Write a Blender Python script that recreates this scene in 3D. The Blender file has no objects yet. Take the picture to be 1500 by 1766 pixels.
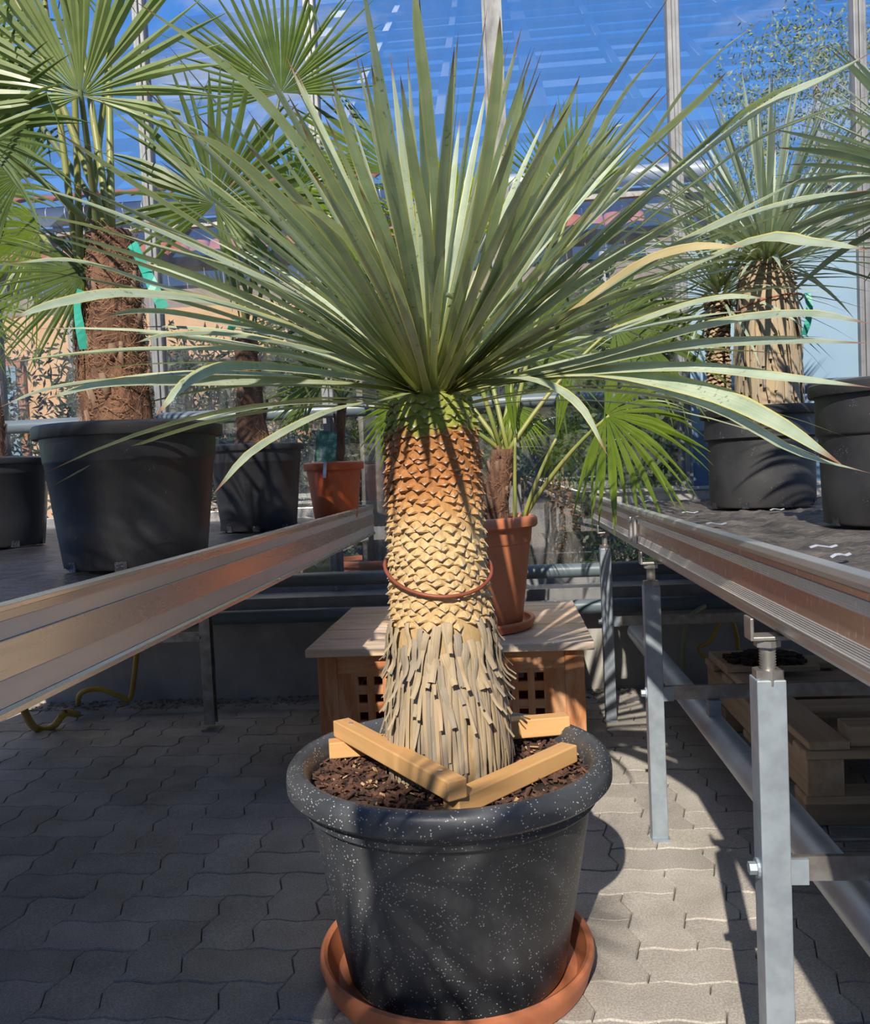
import bpy, math, random
import numpy as np
from mathutils import Vector, Matrix
from mathutils import noise as mnoise
random.seed(7); RNG = np.random.default_rng(7)
sc = bpy.context.scene
COL = sc.collection
PI = math.pi

# ------------------------------------------------------------------ camera
F = 1500.0; HC = 0.95
_yaw = math.atan(121/F); _pit = math.atan(68/F); _rol = 0.045
_f = Vector((-math.sin(_yaw)*math.cos(_pit), math.cos(_yaw)*math.cos(_pit), -math.sin(_pit)))
_r0 = Vector((math.cos(_yaw), math.sin(_yaw), 0)); _u0 = _r0.cross(_f)
_r = _r0*math.cos(_rol) - _u0*math.sin(_rol)
_u = _u0*math.cos(_rol) + _r0*math.sin(_rol)
CAMP = Vector((0, 0, HC))
cam = bpy.data.cameras.new('camera'); camo = bpy.data.objects.new('camera', cam); COL.objects.link(camo)
cam.sensor_fit = 'HORIZONTAL'; cam.sensor_width = 36.0; cam.lens = 36.0*F/1500.0
cam.clip_start = 0.02; cam.clip_end = 400
camo.matrix_world = Matrix(((_r.x, _u.x, -_f.x, 0), (_r.y, _u.y, -_f.y, 0), (_r.z, _u.z, -_f.z, HC), (0, 0, 0, 1)))
sc.camera = camo
def ray(x, y): return _f + _r*((x-750)/F) - _u*((y-883)/F)
def onY(x, y, Y): d = ray(x, y); return CAMP + d*(Y/d.y)
def onZ(x, y, Z): d = ray(x, y); return CAMP + d*((Z-HC)/d.z)
def proj(p):
    d = Vector(p) - CAMP; z = d.dot(_f)
    if z < .05: return (-9999, -9999, z)
    return (750 + F*d.dot(_r)/z, 883 - F*d.dot(_u)/z, z)

# ------------------------------------------------------------------ exposure, sky, sun
vs = sc.view_settings
vs.view_transform = 'Standard'; vs.look = 'None'; vs.gamma = 1.0; vs.exposure = 0.0; vs.use_curve_mapping = False

def nn(nt, t, **kw):
    n = nt.nodes.new(t)
    for k, v in kw.items(): setattr(n, k, v)
    return n
def ramp(nt, stops, interp='LINEAR'):
    n = nt.nodes.new('ShaderNodeValToRGB'); cr = n.color_ramp; cr.interpolation = interp
    while len(cr.elements) < len(stops): cr.elements.new(0.5)
    for e, (p, c) in zip(cr.elements, stops):
        e.position = p; e.color = (c[0], c[1], c[2], 1) if hasattr(c, '__len__') else (c, c, c, 1)
    return n
w = bpy.data.worlds.new('sky'); sc.world = w; w.use_nodes = True
nt = w.node_tree; nt.nodes.clear(); L = nt.links.new
tc = nn(nt, 'ShaderNodeTexCoord'); sep = nn(nt, 'ShaderNodeSeparateXYZ'); L(tc.outputs['Generated'], sep.inputs[0])
gr = ramp(nt, [(0.0, (.55, .70, .93)), (.10, (.40, .61, .97)), (.25, (.17, .43, .95)), (.42, (.095, .32, .88)), (1.0, (.05, .2, .62))])
L(sep.outputs['Z'], gr.inputs[0])
mp = nn(nt, 'ShaderNodeMapping'); mp.inputs['Scale'].default_value = (1.6, 1.6, 5.0); mp.inputs['Location'].default_value = (3.1, .4, 1.2)
L(tc.outputs['Generated'], mp.inputs[0])
cn = nn(nt, 'ShaderNodeTexNoise'); cn.inputs['Scale'].default_value = 1.5; cn.inputs['Detail'].default_value = 7; cn.inputs['Roughness'].default_value = .58
L(mp.outputs[0], cn.inputs['Vector'])
cr_ = ramp(nt, [(.54, 0.0), (.72, .8)]); L(cn.outputs[0], cr_.inputs[0])
mx = nn(nt, 'ShaderNodeMixRGB'); L(cr_.outputs[0], mx.inputs[0]); L(gr.outputs[0], mx.inputs[1]); mx.inputs[2].default_value = (.98, .98, 1.0, 1)
bg = nn(nt, 'ShaderNodeBackground'); L(mx.outputs[0], bg.inputs[0]); bg.inputs[1].default_value = 0.95
wo = nn(nt, 'ShaderNodeOutputWorld'); L(bg.outputs[0], wo.inputs[0])

sun = bpy.data.lights.new('sun', 'SUN'); sun.energy = 6.2; sun.angle = math.radians(.6); sun.color = (1.0, .93, .82)
so = bpy.data.objects.new('sun', sun); COL.objects.link(so)
SUND = Vector((.21, 1.33, -1.0)).normalized()            # direction the light travels
so.rotation_euler = SUND.to_track_quat('-Z', 'Y').to_euler(); so.location = (-1, -6, 6)

# ------------------------------------------------------------------ helpers
def tag(o, label=None, cat=None, group=None, kind=None):
    if label: o['label'] = label
    if cat: o['category'] = cat
    if group: o['group'] = group
    if kind: o['kind'] = kind
    return o
def thing(name, label, cat, loc=(0, 0, 0), group=None, kind=None):
    o = bpy.data.objects.new(name, None); COL.objects.link(o); o.location = loc; o.empty_display_size = .1
    return tag(o, label, cat, group, kind)
def setparent(o, p):
    if p is None: return
    o.parent = p
    if p.type == 'EMPTY': o.matrix_parent_inverse = Matrix.Translation(-Vector(p.location))
def link(name, me, parent=None, mat=None):
    o = bpy.data.objects.new(name, me); COL.objects.link(o)
    if mat and not me.materials: me.materials.append(mat)
    setparent(o, parent); return o

class MB:
    def __init__(s): s.v = []; s.f = []; s.uv = []; s.hasuv = False
    def add(s, verts, faces, uvs=None):
        b = len(s.v); s.v += [tuple(p) for p in verts]
        s.f += [tuple(i+b for i in f) for f in faces]
        if uvs is not None: s.hasuv = True; s.uv += list(uvs)
        else: s.uv += [(0, 0)]*len(verts)
        return s
    def box(s, c, size, R=None, taper=None):
        c = Vector(c); hx, hy, hz = size[0]/2, size[1]/2, size[2]/2
        pts = [Vector((x*hx, y*hy, z*hz)) for z in (-1, 1) for y in (-1, 1) for x in (-1, 1)]
        if R is not None: pts = [R @ p for p in pts]
        s.add([c+p for p in pts], [(0, 2, 3, 1), (4, 5, 7, 6), (0, 1, 5, 4), (2, 6, 7, 3), (0, 4, 6, 2), (1, 3, 7, 5)]); return s
    def bar(s, a, b, w, h, up=(0, 0, 1)):
        a = Vector(a); b = Vector(b); d = (b-a); ln = d.length; d.normalize(); up = Vector(up)
        if abs(d.dot(up)) > .98: up = Vector((0, 1, 0))
        sd = d.cross(up).normalized(); u = sd.cross(d)
        R = Matrix((sd, d, u)).transposed(); s.box((a+b)/2, (w, ln, h), R); return s
    def tube(s, pts, rad, n=8, cap=True):
        pts = [Vector(p) for p in pts]; m = len(pts)
        if not hasattr(rad, '__len__'): rad = [rad]*m
        V = []; pu = None
        for i, p in enumerate(pts):
            t = (pts[min(i+1, m-1)] - pts[max(i-1, 0)]).normalized()
            if pu is None: pu = Vector((0, 0, 1)) if abs(t.z) < .9 else Vector((1, 0, 0))
            sd = t.cross(pu).normalized(); u = sd.cross(t); pu = u
            for k in range(n):
                a = 2*PI*k/n; V.append(p + (sd*math.cos(a) + u*math.sin(a))*rad[i])
        Fc = []
        for i in range(m-1):
            for k in range(n):
                k2 = (k+1) % n; Fc.append((i*n+k, i*n+k2, (i+1)*n+k2, (i+1)*n+k))
        if cap: Fc.append(tuple(range(n-1, -1, -1))); Fc.append(tuple((m-1)*n+k for k in range(n)))
        s.add(V, Fc); return s
    def lathe(s, prof, n=32, c=(0, 0, 0), jit=None):
        V = []; m = len(prof)
        for i, (r, z) in enumerate(prof):
            for k in range(n):
                a = 2*PI*k/n; rr = r if jit is None else r*(1+jit(a, z))
                V.append((c[0]+rr*math.cos(a), c[1]+rr*math.sin(a), c[2]+z))
        Fc = [(i*n+k, i*n+(k+1) % n, (i+1)*n+(k+1) % n, (i+1)*n+k) for i in range(m-1) for k in range(n)]
        s.add(V, Fc); return s
    def disc(s, r, z, n=32, c=(0, 0, 0)):
        s.add([(c[0]+r*math.cos(2*PI*k/n), c[1]+r*math.sin(2*PI*k/n), c[2]+z) for k in range(n)], [tuple(range(n))]); return s
    def extrude_y(s, prof, y0, y1, closed=True):
        n = len(prof); V = [(x, y0, z) for x, z in prof] + [(x, y1, z) for x, z in prof]
        rng = n if closed else n-1
        Fc = [(i, (i+1) % n, n+(i+1) % n, n+i) for i in range(rng)]
        if closed: Fc += [tuple(range(n-1, -1, -1)), tuple(range(n, 2*n))]
        s.add(V, Fc); return s
    def mesh(s, name, smooth=False):
        me = bpy.data.meshes.new(name); me.from_pydata(s.v, [], s.f)
        if s.hasuv:
            ul = me.uv_layers.new(name='UVMap'); arr = np.array(s.uv, dtype=np.float32)
            li = np.empty(len(me.loops), dtype=np.int32); me.loops.foreach_get('vertex_index', li)
            ul.data.foreach_set('uv', arr[li].ravel())
        if smooth: me.polygons.foreach_set('use_smooth', [True]*len(me.polygons))
        me.update(); return me
    def build(s, name, mat, parent=None, smooth=False, fixn=False):
        me = s.mesh(name, smooth); 
        if fixn:
            import bmesh
            bm = bmesh.new(); bm.from_mesh(me); bmesh.ops.recalc_face_normals(bm, faces=bm.faces); bm.to_mesh(me); bm.free()
        return link(name, me, parent, mat)
def bevel(o, wd=.003, seg=2):
    m = o.modifiers.new('bevel', 'BEVEL'); m.width = wd; m.segments = seg; m.limit_method = 'ANGLE'; m.angle_limit = math.radians(40); return o
def autosmooth(o):
    o.data.polygons.foreach_set('use_smooth', [True]*len(o.data.polygons))
    try: o.data.set_sharp_from_angle(angle=math.radians(38))
    except Exception: pass
    return o
def bez(p0, p1, p2, n):
    p0, p1, p2 = Vector(p0), Vector(p1), Vector(p2)
    return [p0*((1-t)**2) + p1*(2*t*(1-t)) + p2*t*t for t in [i/n for i in range(n+1)]]
def catmull(P, n):
    P = [Vector(p) for p in P]; Q = [P[0]*2-P[1]] + P + [P[-1]*2-P[-2]]; out = []
    segs = len(P)-1
    for j in range(n+1):
        x = j/n*segs; i = min(int(x), segs-1); t = x-i
        a, b, c, d = Q[i], Q[i+1], Q[i+2], Q[i+3]
        out.append(((b*2) + (c-a)*t + (a*2-b*5+c*4-d)*t*t + (b*3-a-c*3+d)*t*t*t)*.5)
    return out

# ------------------------------------------------------------------ materials
def newmat(name):
    m = bpy.data.materials.new(name); m.use_nodes = True; nt = m.node_tree; nt.nodes.clear()
    out = nn(nt, 'ShaderNodeOutputMaterial'); b = nn(nt, 'ShaderNodeBsdfPrincipled'); nt.links.new(b.outputs[0], out.inputs[0])
    return m, nt, b, out
def coord(nt, kind='Object', scale=(1, 1, 1)):
    if kind == 'Position':
        g = nn(nt, 'ShaderNodeNewGeometry'); src = g.outputs['Position']
    else:
        t = nn(nt, 'ShaderNodeTexCoord'); src = t.outputs[kind]
    mp = nn(nt, 'ShaderNodeMapping'); mp.inputs['Scale'].default_value = scale; nt.links.new(src, mp.inputs[0]); return mp.outputs[0]
def noise(nt, vec, scale, detail=4, rough=.55):
    n = nn(nt, 'ShaderNodeTexNoise'); n.inputs['Scale'].default_value = scale; n.inputs['Detail'].default_value = detail; n.inputs['Roughness'].default_value = rough
    nt.links.new(vec, n.inputs['Vector']); return n.outputs[0]
def mixc(nt, fac, a, b, mode='MIX'):
    n = nn(nt, 'ShaderNodeMixRGB', blend_type=mode)
    for i, x in ((0, fac), (1, a), (2, b)):
        if hasattr(x, 'is_linked'): nt.links.new(x, n.inputs[i])
        elif i == 0: n.inputs[0].default_value = x
        else: n.inputs[i].default_value = (x[0], x[1], x[2], 1)
    return n.outputs[0]
def addbump(nt, b, h, strength, dist=.01):
    n = nn(nt, 'ShaderNodeBump'); n.inputs['Strength'].default_value = strength; n.inputs['Distance'].default_value = dist
    nt.links.new(h, n.inputs['Height']); nt.links.new(n.outputs[0], b.inputs['Normal'])
def simple(name, c1, c2=None, rough=.6, metal=0.0, scale=20, stretch=(1, 1, 1), bump=0.0, bscale=None, lo=.35, hi=.65, spec=.5, kind='Object', bdist=.005):
    m, nt, b, out = newmat(name)
    v = coord(nt, kind, stretch)
    if c2 is None: c2 = tuple(x*.75 for x in c1)
    n = noise(nt, v, scale); r = ramp(nt, [(lo, c1), (hi, c2)]); nt.links.new(n, r.inputs[0]); nt.links.new(r.outputs[0], b.inputs['Base Color'])
    b.inputs['Roughness'].default_value = rough; b.inputs['Metallic'].default_value = metal; b.inputs['Specular IOR Level'].default_value = spec
    if bump: addbump(nt, b, noise(nt, v, bscale or scale*3, 5), bump, bdist)
    return m
def specks(name, base, base2, speck, rough=.5, amount=.62, sscale=90, bump=.15):
    m, nt, b, out = newmat(name); v = coord(nt)
    n = noise(nt, v, 6, 5); r = ramp(nt, [(.35, base), (.68, base2)]); nt.links.new(n, r.inputs[0])
    vo = nn(nt, 'ShaderNodeTexVoronoi'); vo.inputs['Scale'].default_value = sscale; nt.links.new(v, vo.inputs['Vector'])
    d = ramp(nt, [(.0, 1.0), (.16, 1.0), (.24, 0.0)]); nt.links.new(vo.outputs['Distance'], d.inputs[0])
    g = ramp(nt, [(amount, 0.0), (amount+.05, 1.0)]); nt.links.new(noise(nt, v, 31, 2), g.inputs[0])
    mu = nn(nt, 'ShaderNodeMath', operation='MULTIPLY'); nt.links.new(d.outputs[0], mu.inputs[0]); nt.links.new(g.outputs[0], mu.inputs[1])
    nt.links.new(mixc(nt, mu.outputs[0], r.outputs[0], speck), b.inputs['Base Color'])
    b.inputs['Roughness'].default_value = rough
    addbump(nt, b, noise(nt, v, 160, 3), bump, .002); return m
def woodmat(name, c1, c2, axis=0, scale=14, rough=.65, kind='Object', worn=None):
    st = [1, 1, 1]; st = [14, 14, 14]; st[axis] = .9
    m, nt, b, out = newmat(name); v = coord(nt, kind, tuple(st))
    n = noise(nt, v, scale/8, 8, .65); r = ramp(nt, [(.32, c1), (.62, c2)]); nt.links.new(n, r.inputs[0]); col = r.outputs[0]
    if worn:
        v2 = coord(nt, kind, tuple(3 if i != axis else .8 for i in range(3)))
        g = ramp(nt, [(.47, 0.0), (.6, 1.0)]); nt.links.new(noise(nt, v2, 4, 7, .7), g.inputs[0]); col = mixc(nt, g.outputs[0], col, worn)
    nt.links.new(col, b.inputs['Base Color']); b.inputs['Roughness'].default_value = rough
    addbump(nt, b, n, .25, .003); return m
def leafmat(name, c1, c2, edge, tip, base, trans, tfac=.3, rough=.45, uvleaf=True, spots=None):
    m, nt, b, out = newmat(name)
    oi = nn(nt, 'ShaderNodeObjectInfo')
    v = coord(nt, 'Position')
    n = noise(nt, v, 16, 4); r = ramp(nt, [(.35, c1), (.65, c2)]); nt.links.new(n, r.inputs[0]); col = r.outputs[0]
    hv = nn(nt, 'ShaderNodeHueSaturation'); ma = nn(nt, 'ShaderNodeMapRange'); ma.inputs[3].default_value = .8; ma.inputs[4].default_value = 1.15
    nt.links.new(oi.outputs['Random'], ma.inputs[0]); nt.links.new(ma.outputs[0], hv.inputs['Value']); nt.links.new(col, hv.inputs['Color']); col = hv.outputs[0]
    if uvleaf:
        t = nn(nt, 'ShaderNodeTexCoord'); s = nn(nt, 'ShaderNodeSeparateXYZ'); nt.links.new(t.outputs['UV'], s.inputs[0])
        # fine length-wise veins
        cb = nn(nt, 'ShaderNodeCombineXYZ'); nt.links.new(s.outputs[0], cb.inputs[0])
        mv = nn(nt, 'ShaderNodeMapping'); mv.inputs['Scale'].default_value = (14, 1, 1); nt.links.new(t.outputs['UV'], mv.inputs[0])
        vr = ramp(nt, [(.3, (.82, .82, .82)), (.7, (1.1, 1.1, 1.1))]); nt.links.new(noise(nt, mv.outputs[0], 1.0, 3), vr.inputs[0]); col = mixc(nt, 1.0, col, vr.outputs[0], 'MULTIPLY')
        if spots:
            sp = ramp(nt, [(.60, 0.0), (.68, .8)]); nt.links.new(noise(nt, v, 120, 3), sp.inputs[0])
            sq = ramp(nt, [(.5, 0.0), (.6, 1.0)]); nt.links.new(noise(nt, v, 7, 2), sq.inputs[0])
            mm = nn(nt, 'ShaderNodeMath', operation='MULTIPLY'); nt.links.new(sp.outputs[0], mm.inputs[0]); nt.links.new(sq.outputs[0], mm.inputs[1])
            col = mixc(nt, mm.outputs[0], col, spots)
        br = ramp(nt, [(.0, 1.0), (.12, .6), (.28, 0.0)]); nt.links.new(s.outputs[1], br.inputs[0]); col = mixc(nt, br.outputs[0], col, base)
        er = ramp(nt, [(.0, 1.0), (.07, .75), (.11, 0.0), (.89, 0.0), (.93, .75), (1.0, 1.0)]); nt.links.new(s.outputs[0], er.inputs[0]); col = mixc(nt, er.outputs[0], col, edge)
        tr = ramp(nt, [(.91, 0.0), (.965, 1.0)]); nt.links.new(s.outputs[1], tr.inputs[0]); col = mixc(nt, tr.outputs[0], col, tip)
    nt.links.new(col, b.inputs['Base Color']); b.inputs['Roughness'].default_value = rough
    tl = nn(nt, 'ShaderNodeBsdfTranslucent'); nt.links.new(mixc(nt, 1.0, col, trans, 'MULTIPLY'), tl.inputs[0])
    ms = nn(nt, 'ShaderNodeMixShader'); ms.inputs[0].default_value = tfac
    nt.links.new(b.outputs[0], ms.inputs[1]); nt.links.new(tl.outputs[0], ms.inputs[2]); nt.links.new(ms.outputs[0], out.inputs[0])
    return m
def glassmat(name, refl=.10, dust=.06, dustcol=(.6, .58, .55)):
    m, nt, b, out = newmat(name); nt.nodes.remove(b)
    tr = nn(nt, 'ShaderNodeBsdfTransparent'); gl = nn(nt, 'ShaderNodeBsdfGlossy'); gl.inputs['Roughness'].default_value = .004
    lw = nn(nt, 'ShaderNodeLayerWeight'); lw.inputs[0].default_value = .25
    fr = nn(nt, 'ShaderNodeMapRange'); fr.inputs[3].default_value = refl; fr.inputs[4].default_value = .9; nt.links.new(lw.outputs['Fresnel'], fr.inputs[0])
    m1 = nn(nt, 'ShaderNodeMixShader'); nt.links.new(fr.outputs[0], m1.inputs[0]); nt.links.new(tr.outputs[0], m1.inputs[1]); nt.links.new(gl.outputs[0], m1.inputs[2])
    df = nn(nt, 'ShaderNodeBsdfDiffuse'); df.inputs[0].default_value = (*dustcol, 1)
    v = coord(nt, 'Object', (3, 3, .8)); r = ramp(nt, [(.42, 0.0), (.75, 1.0)]); nt.links.new(noise(nt, v, 2.5, 8, .7), r.inputs[0])
    # grime gathers on the low part of the panes
    p = nn(nt, 'ShaderNodeNewGeometry'); s = nn(nt, 'ShaderNodeSeparateXYZ'); nt.links.new(p.outputs['Position'], s.inputs[0])
    lowr = nn(nt, 'ShaderNodeMapRange'); lowr.inputs[1].default_value = .4; lowr.inputs[2].default_value = 2.2; lowr.inputs[3].default_value = 2.2; lowr.inputs[4].default_value = .25; nt.links.new(s.outputs[2], lowr.inputs[0])
    mu = nn(nt, 'ShaderNodeMath', operation='MULTIPLY'); nt.links.new(r.outputs[0], mu.inputs[0]); nt.links.new(lowr.outputs[0], mu.inputs[1])
    m2_ = nn(nt, 'ShaderNodeMath', operation='MULTIPLY'); nt.links.new(mu.outputs[0], m2_.inputs[0]); m2_.inputs[1].default_value = dust
    m2 = nn(nt, 'ShaderNodeMixShader'); nt.links.new(m2_.outputs[0], m2.inputs[0]); nt.links.new(m1.outputs[0], m2.inputs[1]); nt.links.new(df.outputs[0], m2.inputs[2])
    nt.links.new(m2.outputs[0], out.inputs[0]); return m
def ribmetal(name, c1, c2, rough, freq, bump, smear=(1, .03, 1), worn=None):
    m, nt, b, out = newmat(name); v = coord(nt, 'Object', (4, .5, 4)); n = noise(nt, v, 5, 6, .65)
    r = ramp(nt, [(.3, c1), (.7, c2)]); nt.links.new(n, r.inputs[0]); col = r.outputs[0]
    if worn:
        sp = ramp(nt, [(.60, 0.0), (.7, .7)]); nt.links.new(noise(nt, coord(nt, 'Object', (60, 60, 25)), 2.2, 3), sp.inputs[0]); col = mixc(nt, sp.outputs[0], col, worn)
    nt.links.new(col, b.inputs['Base Color'])
    b.inputs['Metallic'].default_value = .85; rr = ramp(nt, [(.3, rough), (.7, rough+.12)]); nt.links.new(n, rr.inputs[0]); nt.links.new(rr.outputs[0], b.inputs['Roughness'])
    if freq:
        wv = nn(nt, 'ShaderNodeTexWave', bands_direction='Z'); wv.inputs['Scale'].default_value = freq; nt.links.new(coord(nt), wv.inputs['Vector'])
        addbump(nt, b, wv.outputs[0], bump, .002)
    else: addbump(nt, b, noise(nt, coord(nt, 'Object', (1, .04, 1)), 300, 2), .02, .001)
    return m

M = {}
M['paver'] = None
def pavermat():
    m, nt, b, out = newmat('paver_concrete'); v = coord(nt, 'Position'); oi = nn(nt, 'ShaderNodeObjectInfo')
    r = ramp(nt, [(.3, (.34, .305, .26)), (.7, (.47, .43, .375))]); nt.links.new(noise(nt, v, 7, 5), r.inputs[0])
    sp = ramp(nt, [(.42, (.78, .78, .78)), (.6, (1.08, 1.08, 1.08))]); nt.links.new(noise(nt, v, 260, 3), sp.inputs[0])
    c = mixc(nt, 1.0, r.outputs[0], sp.outputs[0], 'MULTIPLY')
    hv = nn(nt, 'ShaderNodeHueSaturation'); ma = nn(nt, 'ShaderNodeMapRange'); ma.inputs[3].default_value = .85; ma.inputs[4].default_value = 1.1
    nt.links.new(oi.outputs['Random'], ma.inputs[0]); nt.links.new(ma.outputs[0], hv.inputs['Value']); nt.links.new(c, hv.inputs['Color'])
    nt.links.new(hv.outputs[0], b.inputs['Base Color']); b.inputs['Roughness'].default_value = .8; b.inputs['Specular IOR Level'].default_value = .3
    addbump(nt, b, noise(nt, v, 220, 3), .25, .003); return m
M['paver'] = pavermat()
M['sand'] = simple('joint_sand', (.30, .26, .20), (.20, .17, .13), .95, scale=60)
M['concrete'] = simple('concrete', (.40, .38, .34), (.28, .265, .24), .9, scale=5, bump=.3, bscale=60)
M['gravel'] = simple('gravel', (.36, .30, .22), (.16, .13, .09), .95, scale=50, bump=.4)
M['pot_black'] = specks('black_plastic', (.014, .014, .016), (.026, .026, .029), (.22, .21, .2), .40, .66, 300)
M['pot_big'] = specks('charcoal_plastic', (.040, .044, .051), (.085, .088, .094), (.50, .50, .48), .42, .44, 165)
M['terracotta'] = simple('terracotta', (.56, .20, .095), (.46, .15, .065), .55, scale=9, bump=.05)
M['orange'] = simple('orange_plastic', (.50, .10, .025), (.42, .075, .02), .4, scale=6)
M['rail_left'] = ribmetal('aluminium', (.80, .75, .70), (.70, .65, .60), .20, 0, 0)
M['rail_ribbed_l'] = ribmetal('aluminium_brushed', (.72, .68, .63), (.62, .58, .54), .46, 0, 0)
M['rail_right'] = ribmetal('aluminium_smooth_worn', (.66, .52, .44), (.50, .38, .31), .24, 0, 0, worn=(.85, .83, .8))
M['rail_ribbed'] = ribmetal('aluminium_fluted', (.80, .77, .73), (.66, .62, .58), .48, 110, .6, worn=(.88, .86, .84))
M['rail_lip'] = ribmetal('aluminium_lip', (.70, .67, .64), (.5, .47, .44), .38, 0, 0)
M['galv'] = simple('galvanised_steel', (.34, .39, .43), (.26, .30, .34), .42, .3, scale=30)
M['galv_dark'] = simple('old_steel', (.42, .40, .37), (.28, .25, .22), .45, .8, scale=30)
M['pipe'] = simple('slate_pipe_paint', (.125, .16, .18), (.10, .13, .15), .38, scale=8)
M['tube'] = simple('grey_tube', (.50, .54, .56), (.40, .44, .46), .38, .45, scale=10)
M['alu'] = simple('window_aluminium', (.25, .25, .255), (.18, .18, .18), .5, .3, scale=12)
M['weather_steel'] = simple('weathered_steel', (.24, .24, .235), (.12, .12, .12), .6, .4, scale=25, stretch=(1, 1, .4))
def filmmat():
    m, nt, b, out = newmat('ground_cover_film'); v = coord(nt, 'Position')
    r = ramp(nt, [(.38, (.05, .045, .043)), (.70, (.30, .25, .215))]); nt.links.new(noise(nt, v, 9, 6, .7), r.inputs[0])
    nt.links.new(r.outputs[0], b.inputs['Base Color']); b.inputs['Roughness'].default_value = .42
    addbump(nt, b, noise(nt, coord(nt, 'Position', (1, 2.2, 1)), 24, 6, .7), 1.0, .05); return m
M['film'] = filmmat()
M['film_black'] = simple('black_film', (.018, .018, .022), (.03, .03, .035), .28, scale=12, bump=.7, bscale=24, bdist=.02)
M['crate'] = woodmat('worn_teak', (.34, .105, .03), (.52, .20, .065), 2, worn=(.52, .28, .14))
M['crate_x'] = woodmat('worn_teak_rail', (.34, .105, .03), (.52, .20, .065), 0, worn=(.52, .28, .14))
M['crate_top'] = woodmat('bleached_teak', (.46, .30, .18), (.64, .47, .32), 0, worn=(.68, .55, .42))
M['batten'] = woodmat('fresh_pine', (.50, .25, .085), (.66, .38, .15), 0, 10)
M['pallet'] = woodmat('pallet_pine', (.34, .23, .13), (.52, .38, .24), 1, 12)
M['pallet_x'] = woodmat('pallet_pine_x', (.34, .23, .13), (.52, .38, .24), 0, 12)
M['soil'] = simple('potting_soil', (.075, .038, .022), (.025, .013, .009), .95, scale=35, bump=1.0, bscale=70, bdist=.02)
M['chip'] = simple('bark_chip', (.13, .058, .034), (.04, .018, .012), .9, scale=25, kind='Position')
M['chip_light'] = simple('straw_chip', (.55, .38, .20), (.34, .20, .09), .85, scale=30, kind='Position')
M['yleaf'] = leafmat('yucca_leaf', (.38, .45, .31), (.52, .58, .42), (.66, .58, .20), (.30, .15, .08), (.36, .40, .10), (.85, .95, .45), .25, .40, spots=(.15, .2, .1))
M['yleaf_blue'] = leafmat('blue_yucca_leaf', (.31, .39, .30), (.42, .50, .40), (.5, .46, .18), (.30, .15, .08), (.30, .34, .10), (.75, .9, .45), .18, .42)
M['ydead'] = leafmat('bleached_yucca_leaf', (.50, .40, .20), (.62, .5, .28), (.6, .5, .2), (.42, .25, .15), (.40, .42, .15), (.8, .8, .5), .15, .5)
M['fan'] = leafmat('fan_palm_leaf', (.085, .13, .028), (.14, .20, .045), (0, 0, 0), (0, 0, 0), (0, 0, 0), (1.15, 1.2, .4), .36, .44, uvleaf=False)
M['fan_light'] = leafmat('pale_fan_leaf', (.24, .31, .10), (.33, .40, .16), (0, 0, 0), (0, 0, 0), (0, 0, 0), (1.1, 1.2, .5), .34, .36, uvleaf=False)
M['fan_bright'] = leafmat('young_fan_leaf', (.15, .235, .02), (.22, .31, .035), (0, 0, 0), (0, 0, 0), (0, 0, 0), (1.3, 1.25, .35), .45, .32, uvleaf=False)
M['petiole'] = simple('petiole', (.22, .26, .06), (.30, .28, .08), .45, scale=18)
M['petiole_dark'] = simple('petiole_dark', (.10, .14, .05), (.16, .17, .06), .45, scale=18)
M['fibre'] = simple('palm_fibre', (.20, .10, .055), (.09, .042, .024), .95, scale=40, stretch=(1, 1, .3), bump=1.0, bscale=120, bdist=.01)
M['fibre_light'] = simple('palm_fibre_strand', (.36, .19, .10), (.20, .09, .045), .9, scale=40)
M['stub'] = simple('old_leaf_base', (.27, .17, .105), (.15, .08, .05), .9, scale=30, stretch=(1, 1, .3))
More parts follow.
